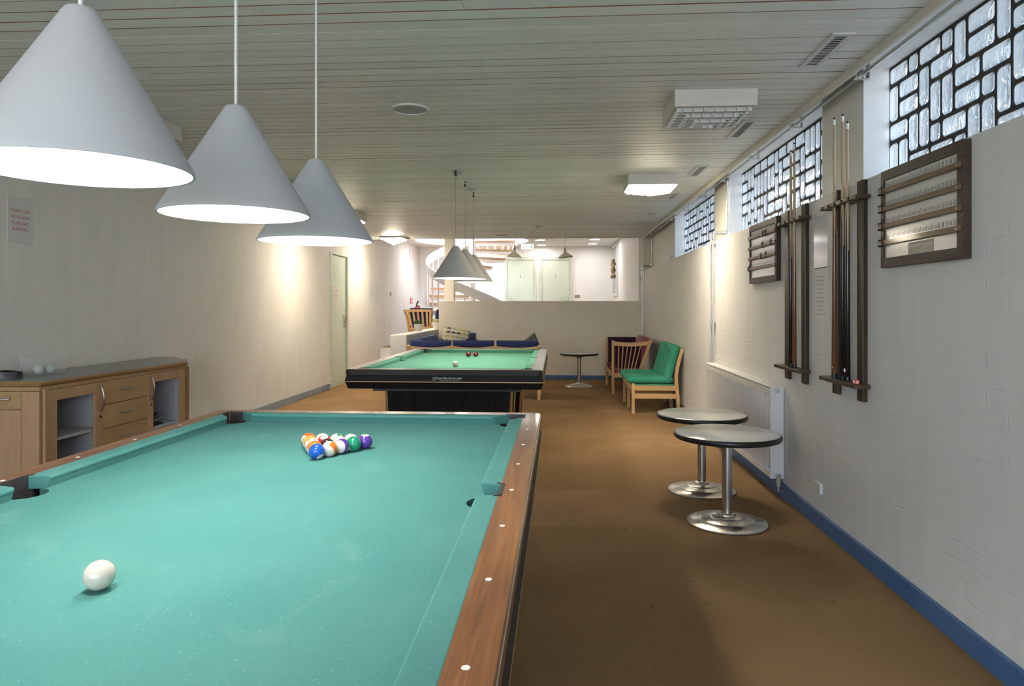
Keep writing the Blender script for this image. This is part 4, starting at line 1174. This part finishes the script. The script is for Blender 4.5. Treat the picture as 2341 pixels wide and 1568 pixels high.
# radiator
t=thing('radiator','white ribbed panel radiator behind the two round tables','radiator',(1.52,5.83,.13))
y0,y1=4.83,6.83; xa,xb=1.475,1.566
mb=MB()
prof=[]; n=60
for i in range(n):
    a=y0+.012+(y1-y0-.024)*i/n; w=(y1-y0-.024)/n
    prof+=[(xa+.006,a),(xa+.006,a+w*.55),(xa+.0015,a+w*.68),(xa+.0015,a+w*.9)]
vs=[(p[0],p[1],z) for z in (.17,.70) for p in prof]; N=len(prof)
part('ribbed_panel',MB().add(vs,[(k,N+k,N+k+1,k+1) for k in range(N-1)],0,False).box(xa+.0065,xa+.02,y0+.01,y1-.01,.145,.74),M['rad'],t)
part('bottom_band',MB().box(xa+.001,xa+.014,y0+.004,y1-.004,.132,.172),M['rad'],t,bevel=.003)
part('top_band',MB().box(xa+.001,xa+.014,y0+.004,y1-.004,.698,.745),M['rad'],t,bevel=.004)
part('back_panel',MB().box(xb-.015,xb-.001,y0+.01,y1-.01,.14,.74),M['rad'],t)
part('top_grille',MB().box(xa,xb,y0,y1,.748,.768),M['rad'],t,bevel=.007)
for a,b in ((y0-.003,y0+.006),(y1-.006,y1+.003)): part('side_panel',MB().box(xa-.001,xb,a,b,.13,.762),M['rad'],t,bevel=.002)
mb=MB()
for i in range(34): mb.cyl((xa-.003,y0+.03+i*.031,.182),(xa+.0055,y0+.03+i*.031,.182),.0045,n=8)
part('weld_dots',mb,M['ferrule'],t)
p=part('air_vent_cap',MB().lathe([(.001,.004),(.011,.004),(.012,.008),(.0155,.008),(.017,0)],n=24,M=Matrix.Translation((1.518,y0-.003,.735))@Euler((PI/2,0,0)).to_matrix().to_4x4()),M['chrome'],t)
v=part('valve',MB().cyl((1.522,y0-.028,.085),(1.522,y0-.028,.17),.014).cyl((1.522,y0+.0,.16),(1.522,y0-.03,.16),.011),M['pipe'],t)
part('valve_nut',MB().cyl((1.522,y0-.045,.155),(1.522,y0-.012,.155),.017,n=8).cyl((1.522,y0-.028,.05),(1.522,y0-.028,.09),.010).cyl((1.522,y0-.028,.06),(1.556,y0-.028,.045),.010),M['steel'],v)

# pipes and conduits
def clip(mb,p,ax='z'):
    x,y,z=p
    if ax=='z': mb.box(x-.014,XR,y-.014,y+.014,z-.007,z+.007)
def drop(label,y,zlow,sep):
    t=thing('heating_pipe',label,'pipe',(1.60,y,zlow),'heating pipes on the right wall')
    xu=XU-.022; xl=XR-.030; zb=2.035
    part('riser',MB().tube([(xu,y,2.562),(xu,y,zb+.02),(xu-.012,y,zb),(xu-.03,y,zb),(xl+.02,y,zb),(xl,y,zb-.012),(xl,y,zb-.03),(xl,y,zlow)],.0105,12),M['pipe'],t)
    part('riser',MB().tube([(xu+.004,y+sep,2.578),(xu+.004,y+sep,zb+.025),(xl+.012,y+sep,zb+.008),(xl+.010,y+sep,zb-.03),(xl+.010,y+sep,zlow)],.0075,12),M['pipe'],t)
    mb=MB()
    for z in (1.93,1.15): mb.box(xl-.016,XR-.001,y-.014,y+sep+.012,z-.008,z+.008)
    part('pipe_bracket',mb,M['pipe'],t)
    for (x,z) in ((xu,zb+.03),(xl,zb-.04),(xu,2.50)): part('coupling',MB().cyl((x,y,z-.012),(x,y,z+.012),.0145,n=12),M['conduit'],t)
    return t
drop('pair of pale heating pipes dropping to the end of the radiator',6.93,.765,-.075)
t=drop('pair of pale heating pipes in the corner by the cream partition',12.36,.0,-.08)
o=solo('thermostat_box',MB().box(1.50,1.545,12.31,12.345,1.77,1.87),M['grille'],'small pale box fixed to the corner pipes by the cream partition','control box',bevel=.003)
t=thing('conduit','pair of metal conduits with clips running along the top of the windows','conduit',(1.66,5,2.60))
part('tube',MB().tube([(1.660,YB,2.574),(1.660,12.40,2.574)],.0105,12),M['conduit'],t)
part('tube',MB().tube([(1.692,YB,2.592),(1.692,12.40,2.592)],.0085,12),M['conduit'],t)
for yy in [-.2+1.02*i for i in range(13)]:
    part('clip',MB().box(1.630,1.718,yy-.008,yy+.008,2.556,2.563).cyl((1.660,yy-.022,2.574),(1.660,yy+.022,2.574),.0135,n=12).box(1.636,1.643,yy-.02,yy+.02,2.56,2.641).box(1.706,1.712,yy-.02,yy+.02,2.56,2.641),M['conduit'],t)
solo('junction_box',MB().box(1.59,1.65,9.60,9.66,1.961,2.02),M['grey'],'small grey box on the wall ledge beside the last glass block window','box',bevel=.003)
# ------------------------------------------------------------------ round café tables
def cafe_table(label,x,y):
    t=thing('cafe_table',label,'table',(x,y,0),'round low café tables')
    c=(x,y,0); H=.55
    p=part('table_top',MB().lathe([(.001,H),(.303,H),(.305,H-.001)],c,64),M['top_white'],t)
    part('edge_band',MB().lathe([(.304,H-.0005),(.311,H-.003),(.3165,H-.012),(.3165,H-.022),(.311,H-.032),(.300,H-.036),(.001,H-.036)],c,64),M['rub'],p,label='black rounded edge band')
    part('mount',MB().lathe([(.11,H-.037),(.11,H-.042),(.045,H-.075),(.031,H-.085)],c,32),M['steel'],t)
    part('column',MB().lathe([(.030,.045),(.030,H-.05)],c,32),M['steel'],t)
    part('base',MB().lathe([(.236,0),(.237,.006),(.234,.010),(.165,.021),(.160,.026),(.155,.028),(.102,.037),(.098,.043),(.093,.045),(.054,.051),(.050,.062),(.045,.066),(.030,.067)],c,64),M['steel'],t,label='stepped round steel base')
    return t
cafe_table('round white café table with black edge, front one of the pair by the radiator',1.040,4.245)
cafe_table('round white café table with black edge, rear one of the pair by the radiator',1.043,4.985)
cafe_table('round white café table standing alone by the cream partition',.390,11.42)

# ------------------------------------------------------------------ green two-seat bench (faces -X)
def bent(mb,pts,w,h,mi=0):
    """flat bar following points in the xz plane; w along y, h in the plane"""
    pts=[Vector(p) for p in pts]; n=len(pts); vs=[]
    for i,p in enumerate(pts):
        d=(pts[min(i+1,n-1)]-pts[max(i-1,0)]).normalized(); u=Vector((-d.z,0,d.x))
        for sy,su in ((-1,-1),(1,-1),(1,1),(-1,1)): vs.append(p+Vector((0,sy*w/2,0))+u*su*h/2)
    fs=[(0,1,2,3),tuple(4*(n-1)+k for k in (3,2,1,0))]
    for i in range(n-1):
        for k in range(4):
            l=(k+1)%4; fs.append((4*i+k,4*i+4+k,4*i+4+l,4*i+l))
    return mb.add(vs,fs,mi,False)
t=thing('bench_seat','green upholstered two-seat beech bench between the plum sofa and the radiator','bench',(1.22,9.08,0))
ys=[8.535,9.06,9.60]
for y in ys:
    part('leg',MB().box(.936,.972,y-.020,y+.020,0,.372),M['beech'],t,bevel=.004)
    part('back_post',bent(MB(),[(1.505,y,0),(1.495,y,.2),(1.478,y,.38),(1.475,y,.47),(1.492,y,.58),(1.525,y,.71),(1.553,y,.80)],.038,.042),M['beech'],t,bevel=.004)
    for z in (.285,.185): part('side_rail',MB().box(.965,1.482,y-.011,y+.011,z,z+.062),M['beechx'],t,bevel=.003)
part('front_rail',MB().box(.938,.966,ys[0]+.02,ys[-1]-.02,.285,.345),M['beechy'],t,bevel=.003)
part('back_rail',MB().box(1.488,1.508,ys[0]+.02,ys[-1]-.02,.60,.66),M['beechy'],t)
part('back_rail',MB().box(1.530,1.548,ys[0]+.02,ys[-1]-.02,.73,.78),M['beechy'],t)
part('seat_deck',MB().box(.95,1.475,ys[0]+.012,ys[-1]-.012,.345,.362),M['greenf'],t)
for i in range(2):
    yc=(ys[i]+ys[i+1])/2
    part('seat_cushion',MB().pad(1.165,yc,.410,.56,.514,.105,puff=.010,n=18,tuft=[(-.1,-.25),(-.1,.25)]),M['greenf'],t)
    Mx=Euler((0,R(-75),0)).to_matrix().to_4x4()
    part('back_cushion',MB().pad(1.432,yc,.62,.46,.514,.12,M=Mx,puff=.014,n=18,tuft=[(.1,0)]),M['greenf'],t)

# ------------------------------------------------------------------ plum sofa with spindle sides (faces -X)
t=thing('spindle_sofa','dark plum two-seat sofa with beech spindle sides behind the green bench','sofa',(1.18,11.05,0))
for ye in (10.46,11.66):
    part('leg',MB().cyl((.868,ye,0),(.868,ye,.805),.021,.021,14),M['beech'],t)
    part('back_post',MB().bar((1.255,ye,.0),(1.285,ye,.40),.036,.046).bar((1.285,ye,.38),(1.43,ye,.815),.036,.046),M['beech'],t,bevel=.006)
    a=[(.87+.56*k/8,ye,.762-.022*math.sin(PI*k/8)+.010*k/8) for k in range(9)]
    part('arm_rail',bent(MB(),a,.026,.062),M['beechx'],t,bevel=.005)
    part('seat_side_rail',MB().box(.885,1.29,ye-.013,ye+.013,.245,.315),M['beechx'],t,bevel=.003)
    for k in range(6):
        xt=.955+.066*k; xb_=.945+.046*k
        part('spindle',MB().cyl((xb_,ye,.31),(xt,ye,.745),.0085,.0085,8),M['beech'],t)
part('front_rail',MB().box(.855,.880,10.48,11.64,.245,.315),M['beechy'],t,bevel=.003)
part('top_back_rail',MB().box(1.42,1.445,10.44,11.68,.755,.815),M['beechy'],t,bevel=.004)
part('seat_base',MB().box(.885,1.29,10.48,11.64,.255,.30),M['maroon'],t)
for yc in (10.77,11.35): part('seat_cushion',MB().pad(1.07,yc,.352,.42,.57,.10,puff=.012),M['mauve'],t)
for yc,m_ in ((10.79,'mauve'),(11.34,'lilac')):
    part('back_cushion',MB().pad(1.345,yc,.62,.46,.55,.11,M=Euler((0,R(-72),0)).to_matrix().to_4x4(),puff=.012),M[m_],t,label='faded %s back cushion'%('salmon' if m_=='mauve' else 'lilac'))
part('side_cushion',MB().pad(1.11,11.585,.60,.46,.42,.085,M=Euler((R(86),0,0)).to_matrix().to_4x4(),puff=.012),M['maroon'],t,label='dark plum side cushion at the far end')
part('side_cushion',MB().pad(1.10,10.545,.545,.40,.44,.085,M=Euler((R(94),0,0)).to_matrix().to_4x4(),puff=.012),M['maroon'],t,label='dark plum side cushion behind the spindles')

# ------------------------------------------------------------------ navy sofas
def navy_sofa(label,n,w,loc,rz,fab='navy',arms=True,back_z=.76,cush_z=.835):
    """built at the origin: back along +y edge, front towards -y"""
    t=thing('slatted_sofa',label,'sofa',(0,0,0),'navy sofas with beech frames')
    D=.66; W=n*w
    xs=[-W/2+w*i for i in range(n+1)]
    for x in xs:
        part('back_post',MB().bar((x,.0,.0),(x,-.03,.38),.040,.045).bar((x,-.03,.36),(x,.06,back_z+.012),.040,.045),M['beech'],t,bevel=.005)
        part('leg',MB().box(x-.02,x+.02,-D,-D+.04,0,.34),M['beech'],t,bevel=.004)
        part('side_rail',MB().box(x-.012,x+.012,-D+.04,-.03,.26,.33),M['beechy'],t,bevel=.003)
    part('front_rail',MB().box(-W/2,W/2,-D,-D+.025,.27,.335),M['beechx'],t,bevel=.003)
    for i in range(n):
        a,b=xs[i],xs[i+1]; mb=MB(); k=10; pts=[]
        for j in range(k+1):
            f=j/k; pts.append((a+.015+(b-a-.03)*f,.052+.012*math.sin(PI*f),back_z-.030-.020*math.sin(PI*f)))
        for p,q in zip(pts[:-1],pts[1:]): mb.bar(p,q,.026,.062)
        part('top_rail',mb,M['beechx'],t)
        for j in range(5):
            x=a+(b-a)*(j+1)/6
            part('slat',MB().bar((x,-.025,.33),(x,.05,back_z-.05),.03,.012,up=(0,1,0)),M['beech'],t)
        xc=(a+b)/2
        part('seat_cushion',MB().pad(xc,-.36,.395,w-.02,.56,.12,puff=.015),M[fab],t)
        part('back_cushion',MB().pad(xc,-.055,.635,w-.03,.42,.13,M=Euler((R(-104),0,0)).to_matrix().to_4x4(),puff=.016),M[fab],t)
    t.location=loc; t.rotation_euler=(0,0,rz)
    return t
navy_sofa('navy three-seat sofa with beech frame, its back to the green pool table',3,.615,(-1.155,9.66,0),PI)
navy_sofa('worn navy sofa set along the low white parapet wall',2,.64,(-2.09,11.02,0),PI/2,'navyl',back_z=.74,cush_z=.80)
navy_sofa('single navy seat in the corner against the cream partition',1,.60,(-1.73,12.40,0),0,back_z=.72,cush_z=.79)
def pillow_mat():
    m=mat('patterned_cushion',(.5,.46,.36),.85,spec=.15); b=nt(m)[3]
    v=coords(m,(11,13,1)); sp=node(m,'ShaderNodeSeparateXYZ'); lk(m,v,sp.inputs[0])
    fx=node(m,'ShaderNodeMath',operation='FRACT'); lk(m,sp.outputs['X'],fx.inputs[0])
    fy=node(m,'ShaderNodeMath',operation='FRACT'); lk(m,sp.outputs['Y'],fy.inputs[0])
    a=node(m,'ShaderNodeMath',operation='SUBTRACT'); a.inputs[1].default_value=.5; lk(m,fx.outputs[0],a.inputs[0])
    a2=node(m,'ShaderNodeMath',operation='POWER'); a2.inputs[1].default_value=2; lk(m,a.outputs[0],a2.inputs[0])
    b1=node(m,'ShaderNodeMath',operation='SUBTRACT'); b1.inputs[1].default_value=.15; lk(m,fy.outputs[0],b1.inputs[0])
    b2=node(m,'ShaderNodeMath',operation='POWER'); b2.inputs[1].default_value=2; lk(m,b1.outputs[0],b2.inputs[0])
    ad=node(m,'ShaderNodeMath',operation='ADD'); lk(m,a2.outputs[0],ad.inputs[0]); lk(m,b2.outputs[0],ad.inputs[1])
    lt=node(m,'ShaderNodeMath',operation='LESS_THAN'); lt.inputs[1].default_value=.2; lk(m,ad.outputs[0],lt.inputs[0])
    up=node(m,'ShaderNodeMath',operation='GREATER_THAN'); up.inputs[1].default_value=.15; lk(m,fy.outputs[0],up.inputs[0])
    mu=node(m,'ShaderNodeMath',operation='MULTIPLY'); lk(m,lt.outputs[0],mu.inputs[0]); lk(m,up.outputs[0],mu.inputs[1])
    fl=node(m,'ShaderNodeVectorMath',operation='FLOOR'); lk(m,v,fl.inputs[0])
    wn=node(m,'ShaderNodeTexWhiteNoise'); wn.noise_dimensions='2D'; lk(m,fl.outputs[0],wn.inputs['Vector'])
    c=ramp(m,wn.outputs['Value'],[(0,(.03,.03,.03)),(.34,(.42,.33,.07)),(.67,(.25,.30,.30))]); 
    c.node.color_ramp.interpolation='CONSTANT'
    mx=node(m,'ShaderNodeMix',data_type='RGBA'); lk(m,mu.outputs[0],mx.inputs[0]); mx.inputs[6].default_value=(.56,.52,.42,1); lk(m,c,mx.inputs[7])
    lk(m,mx.outputs[2],b.inputs['Base Color'])
    return m
M['pattern']=pillow_mat(); M['greyp']=noisy('grey_green_pillow',(.06,.065,.055),(.12,.125,.10),14,.85,spec=.15)
def pillow(label,loc,w,h,rot,m):
    mb=MB().pad(0,0,0,w,h,.05,puff=.055,n=14)
    o=bpy.data.objects.new('throw_pillow',mesh_of('throw_pillow',mb,M[m])); COL.objects.link(o); o.location=loc; o.rotation_euler=rot
    return tag(o,label,'pillow')
pillow('cream throw pillow patterned with dark and mustard half circles, on the navy sofas',(-1.75,11.90,.745),.46,.40,(R(72),R(10),R(4)),'pattern')
pillow('dark grey-green pillow propped at one end of the navy three-seat sofa',(-.33,9.95,.70),.36,.38,(R(80),R(-20),R(62)),'greyp')

# ------------------------------------------------------------------ landing: slatted chair, cacti, extinguisher
t=thing('slatted_chair','navy chair with slatted beech back seen from behind over the parapet','chair',(-2.80,14.1,.48))
z0=.48
for x,k in ((-3.03,-1),(-2.575,1)):
    mb=MB(); pts=[(x-.0,14.10,z0),(x,14.07,z0+.38),(x-(.03 if k<0 else -.0),14.02,z0+.62),(x-(.075 if k<0 else -.01),13.98,z0+.775)]
    for p,q in zip(pts[:-1],pts[1:]): mb.bar(p,q,.045,.04)
    part('back_post',mb,M['beech'],t)
    part('leg',MB().box(x-.02,x+.02,14.60,14.64,z0,z0+.36),M['beech'],t)
    part('side_rail',MB().box(x-.012,x+.012,14.1,14.6,z0+.28,z0+.34),M['beechy'],t)
part('top_rail',MB().bar((-3.11,13.985,z0+.758),(-2.565,13.985,z0+.758),.025,.05),M['beechx'],t)
part('lower_rail',MB().bar((-3.03,14.07,z0+.37),(-2.575,14.07,z0+.41),.025,.055),M['beechx'],t)
for k in range(5):
    f=(k+.8)/5.6
    part('slat',MB().bar((-3.03+.455*f,14.07,z0+.38),(-3.10+.53*f,13.99,z0+.75),.040,.012,up=(0,1,0)),M['beech'],t)
part('seat_cushion',MB().pad(-2.80,14.36,z0+.42,.46,.50,.11),M['navy'],t)
part('back_cushion',MB().pad(-2.78,14.11,z0+.615,.47,.39,.10,M=Euler((R(96),0,0)).to_matrix().to_4x4()),M['navy'],t)
o=solo('seat_pad',MB().pad(-2.455,14.50,z0+.62,.13,.42,.40),M['navy'],'navy cushion standing on edge beside the slatted chair','cushion')
o.location.z=z0+.42
def cactus(label,x,y,fm,seed):
    t=thing('potted_cactus',label,'potted cactus',(x,y,.906),'cacti on the parapet')
    part('pot',MB().lathe([(.060,.906),(.072,.985),(.075,1.022),(.070,1.022),(.066,.99),(.001,.99)],(x,y,0),28),M['pot'],t)
    part('soil',MB().lathe([(.001,1.006),(.069,1.004)],(x,y,0),20),M['concrete'],t)
    rnd=random.Random(seed)
    for i in range(6):
        a=2*PI*i/5; rr=.042 if i<5 else 0; h=rnd.uniform(.035,.05)
        cx,cy=x+rr*math.cos(a),y+rr*math.sin(a); mb=MB(); nr=14; nv=8; vs=[]
        for j in range(nv+1):
            ph=-.9+(PI/2+.9)*j/nv
            for k in range(2*nr):
                q=PI*k/nr; r=(.031 if k%2==0 else .024)*max(.02,math.cos(ph))
                vs.append((cx+r*math.cos(q),cy+r*math.sin(q),1.04+h*math.sin(ph)))
        mb.add(vs,[(j*2*nr+k,j*2*nr+(k+1)%(2*nr),(j+1)*2*nr+(k+1)%(2*nr),(j+1)*2*nr+k) for j in range(nv) for k in range(2*nr)],0,True)
        part('cactus_head',mb,fm,t)
    return t
cactus('dark green cactus in a white pot on the parapet, in front of the slatted chair',-2.345,11.62,M['cactus'],3)
cactus('pale yellow-green cactus in a white pot at the end of the cream partition',-2.285,13.02,M['cactusp'],5)
t=thing('fire_extinguisher','red fire extinguisher with black hose on the wall behind the slatted chair','fire extinguisher',(XL+.12,17.05,.86))
part('cylinder',MB().lathe([(.001,.86),(.085,.87),(.09,.90),(.09,1.22),(.075,1.285),(.03,1.325),(.02,1.335)],(XL+.12,17.05,0),28),M['red'],t)
part('valve_head',MB().cyl((XL+.12,17.05,1.33),(XL+.12,17.05,1.38),.018).bar((XL+.10,17.05,1.385),(XL+.20,17.0,1.43),.02,.012).bar((XL+.12,17.05,1.39),(XL+.17,17.0,1.47),.02,.012),M['black'],t)
part('hose',MB().tube([(XL+.13,17.03,1.36),(XL+.2,16.98,1.33),(XL+.225,16.95,1.15),(XL+.215,16.95,.98)],.014),M['black'],t)
part('wall_bracket',MB().box(XL,XL+.035,17.0,17.1,1.05,1.2),M['grey'],t)

# ------------------------------------------------------------------ far wall doors, sockets, lights, picture
def far_door(idx,x0,x1,hinge_left,sym):
    YD=YF
    d=struct('door_%d'%idx,MB().box(x0,x1,YD-.035,YD-.005,.49,2.535),M['doorg'],bevel=.002)
    f=.075
    struct('door_%d_frame'%idx,MB().box(x0-f,x0-.004,YD-.05,YD,.48,2.61).box(x1+.004,x1+f,YD-.05,YD,.48,2.61).box(x0-.004,x1+.004,YD-.05,YD,2.54,2.61),M['doorf'],parent=d,bevel=.003)
    hx=x0+.075 if not hinge_left else x1-.075; dr=1 if not hinge_left else -1
    part('door_handle',MB().lathe([(.001,.0),(.028,.0),(.028,.008),(.001,.009)],n=18,M=frame((hx,YD-.036,1.53),(1,0,0),(0,0,1))).tube([(hx,YD-.036,1.53),(hx,YD-.085,1.53),(hx+dr*.03,YD-.09,1.53),(hx+dr*.145,YD-.09,1.53)],.010),M['steel'],d)
    part('lock',MB().lathe([(.001,.0),(.026,.0),(.026,.008),(.001,.009)],n=18,M=frame((hx-dr*.0,YD-.036,1.63),(1,0,0),(0,0,1))),M['steel'],d)
    xm=(x0+x1)/2
    F=FF((xm,YD-.0365,2.105)); mb=MB()
    mb.lathe([(.0005,0),(.010,0)],n=14,M=F@Matrix.Translation((0,.038,0)),sm=False)
    pts={'w':[(-.010,.024),(.010,.024),(.020,-.014),(.008,-.014),(.007,-.042),(-.007,-.042),(-.008,-.014),(-.020,-.014)],'m':[(-.014,.024),(.014,.024),(.014,-.008),(.008,-.008),(.008,-.042),(-.008,-.042),(-.008,-.008),(-.014,-.008)]}[sym]
    mb.add([F@Vector((p[0],p[1],0)) for p in pts],[list(range(8))])
    part('pictogram',mb,M['grey'],d)
s=YF/17.8
far_door(2,-1.24*s,-.575*s,False,'w')
far_door(3,-.345*s,.350*s,True,'m')
plate('wall_switch_plate','grey double switch plate on the landing end wall beside the green doors','switch',(.50,YF-.012,1.555),(.635,YF,1.63),'grey')
def downlight(label,x,y,r):
    t=thing('downlight',label,'downlight',(x,y,ZF),'round downlights of the landing')
    part('ring',MB().lathe([(r*.85,-.004),(r,-.012),(r*1.12,-.008),(r*1.14,0)],(x,y,ZF),36),M['grille'],t)
    part('lens',MB().lathe([(.001,-.006),(r*.86,-.006)],(x,y,ZF),36),M['down'],t,label='glowing lens')
downlight('round landing downlight, front one of the two beside the exit sign',-.36,16.25,.135)
downlight('round landing downlight, front one of the two near the tall picture',.92,16.15,.135)
downlight('round landing downlight, rear one of the two near the tall picture',.92,17.25,.125)
downlight('round landing downlight, rear one of the two beside the exit sign',-.36,17.55,.12)

t=thing('exit_sign','lit green and white exit sign hanging over the landing','exit sign',(-.555,13.5,2.45))
part('panel',MB().box(-.675,-.435,13.49,13.515,2.452,2.552),M['exit_lit'],t,bevel=.008)
F=FF((-.555,13.489,2.50)); mb=MB()
mb.add([F@Vector(p) for p in ((-.085,-.032,0),(-.012,-.032,0),(-.012,-.012,0),(-.03,-.02,0),(-.06,-.022,0),(-.075,.004,0),(-.085,.006,0))],[(0,1,2,3,4,5,6)])
mb.add([F@Vector(p) for p in ((.066,-.035,0),(.092,-.035,0),(.092,.035,0),(.066,.035,0))],[(0,1,2,3)])
mb.add([F@Vector(p) for p in ((.028,-.008,0),(.05,.006,0),(.028,.016,0))],[(0,1,2)])
part('pictogram',mb,M['exit_grn'],t)
part('hanger',MB().tube([(-.64,13.502,2.55),(-.64,13.502,ZF)],.004,8).tube([(-.47,13.502,2.55),(-.47,13.502,ZF)],.004,8),M['grey'],t)
t=thing('framed_picture','tall glazed picture frame on the landing wall, behind a rough wooden piece','picture',(1.5,17.25,1.6))
for a,b,c,d_ in ((16.60,16.66,1.59,2.87),(17.84,17.90,1.59,2.87)): part('frame',MB().box(1.462,1.4995,a,b,c,d_),M['paper'],t)
part('frame',MB().box(1.462,1.4995,16.66,17.84,1.59,1.65).box(1.462,1.4995,16.66,17.84,2.81,2.87),M['paper'],t)
part('pane',MB().box(1.485,1.495,16.66,17.84,1.65,2.81),M['glazing'],t)
bark=noisy('driftwood',(.10,.055,.025),(.40,.27,.14),22,.8,.6,.01)
mb=MB(); rnd=random.Random(4); n=10; vs=[]
for i in range(9):
    z=2.02+.46*i/8; w=.16+.05*math.sin(i*1.7); th=.045+.02*math.sin(i*2.3)
    for k in range(n):
        a=2*PI*k/n; vs.append((1.415+th*math.cos(a)*(1+.2*rnd.random()),17.05+w*math.sin(a)*(1+.15*rnd.random()),z))
mb.add(vs,[(i*n+k,i*n+(k+1)%n,(i+1)*n+(k+1)%n,(i+1)*n+k) for i in range(8) for k in range(n)]+[list(range(n))[::-1],[8*n+k for k in range(n)]],0,True)
solo('wooden_wall_piece',mb,bark,'rough dark wooden piece hung in front of the tall picture on the landing','wall ornament')
M['cordt']=mat('tan_thin_cord',(.50,.44,.35),.6)
# metal shaded pendants with draped cables
def metal_pendant(label,x,y,zr,tilt):
    t=thing('pendant_lamp',label,'pendant lamp',(x,y,zr),'metal pendants by the cream partition')
    Mt=Matrix.Translation((x,y,zr+.15))@Euler((tilt*.4,tilt,0)).to_matrix().to_4x4()@Matrix.Translation((-x,-y,-zr-.15))
    part('lamp_shade',MB().lathe([(.022,.085),(.028,.078),(.122,.004),(.124,0),(.119,.002),(.026,.072),(.001,.074)],(x,y,zr),40,M=Mt),M['metalshade'],t)
    part('lamp_holder',MB().lathe([(.001,.150),(.012,.148),(.017,.14),(.019,.085)],(x,y,zr),20,M=Mt),M['steel'],t)
    b=MB().sphere((x,y,zr+.018),.030,18,12).cyl((x,y,zr+.03),(x,y,zr+.075),.014)
    b.v=[tuple(Mt@Vector(v)) for v in b.v]; part('bulb',b,M['clearbox'],t)
    part('cord',MB().tube([(x,y,zr+.148),(x,y,zr+.3),(x,y+.03,ZC)],.0024,6),M['cordt'],t)
    return t
p1=metal_pendant('dull metal cone pendant hanging before the spiral stair, its cable looped below',-.652,10.98,2.115,R(4))
p2=metal_pendant('dull metal cone pendant hanging before the green doors',.147,11.05,2.108,R(-6))
part('canopy',MB().lathe([(.001,-.02),(.045,-.012),(.05,0)],(-.262,10.66,ZC),24),M['cordt'],p1)
def drape(a,b,sag,n=14): 
    a=Vector(a);b=Vector(b); return [a+(b-a)*(i/n)-Vector((0,0,sag*4*(i/n)*(1-i/n))) for i in range(n+1)]
part('draped_cable',MB().tube(drape((-.262,10.66,ZC-.02),(-.648,10.98,2.34),.035),.0024,6),M['cordt'],p1)
part('draped_cable',MB().tube([(-.648,10.98,2.335),(-.56,10.95,2.33),(-.54,10.92,2.25),(-.50,10.92,2.12),(-.53,10.93,2.07),(-.60,10.95,2.09),(-.635,10.97,2.125)],.0024,6),M['cordt'],p1)
part('draped_cable',MB().tube(drape((.147,11.08,ZC-.01),(-.645,10.985,2.335),.09),.0024,6),M['cordt'],p2)

# ------------------------------------------------------------------ spiral stair
sx,sy=HC; z0=.48
t=thing('spiral_staircase','white spiral staircase with wooden treads behind the cream column','staircase',(sx,sy,z0))
part('pole',MB().cyl((sx,sy,z0),(sx,sy,5.2),.075,.075,24),M['stairw'],t)
RT=1.05; rise=.186; nst=20; step=R(24); a0=R(-62)
def ang(i): return a0-step*i      # seen from above the flight climbs clockwise
for i in range(nst):
    a=ang(i); z=z0+rise*(i+1); w=step*.62
    def wedge(r0,r1,h0,h1,za,zb_):
        P=[(sx+r0*math.cos(a-h0),sy+r0*math.sin(a-h0)),(sx+r1*math.cos(a-h1),sy+r1*math.sin(a-h1)),(sx+r1*math.cos(a+h1),sy+r1*math.sin(a+h1)),(sx+r0*math.cos(a+h0),sy+r0*math.sin(a+h0))]
        return MB().prism(P,za,zb_)
    tr=part('tread',wedge(.06,RT,.35,w,z-.045,z),M['treadw'],t)
    part('tread_support',wedge(.06,RT-.03,.25,w*.9,z-.105,z-.047),M['stairw'],tr)
part('newel',MB().box(sx-RT-.08,sx-RT-.02,sy-.16,sy-.10,1.35,2.28),M['stairw'],t)
# outer handrail band and balusters
mb=MB(); K=150; vs=[]
def zat(u): return z0+rise*(u+1)
for j in range(K+1):
    u=-1.2+(nst+1)*j/K; a=a0-step*u; z=zat(u)+.70
    for (r,dz) in ((RT+.03,0),(RT+.055,0),(RT+.055,.21),(RT+.03,.21)): vs.append((sx+r*math.cos(a),sy+r*math.sin(a),z+dz))
fs=[]
for j in range(K):
    for k in range(4): fs.append((4*j+k,4*j+(k+1)%4,4*j+4+(k+1)%4,4*j+4+k))
fs+=[(0,1,2,3),(4*K+3,4*K+2,4*K+1,4*K)]
part('handrail_band',mb.add(vs,fs,0,False),M['stairw'],t)
for j in range(nst*2):
    u=-.25+j*.5; a=a0-step*u; r=RT+.035
    x,y=sx+r*math.cos(a),sy+r*math.sin(a)
    part('baluster',MB().cyl((x,y,zat(math.floor(u+.25))-.10),(x,y,zat(u)+.72),.017,.017,8),M['stairw'],t)
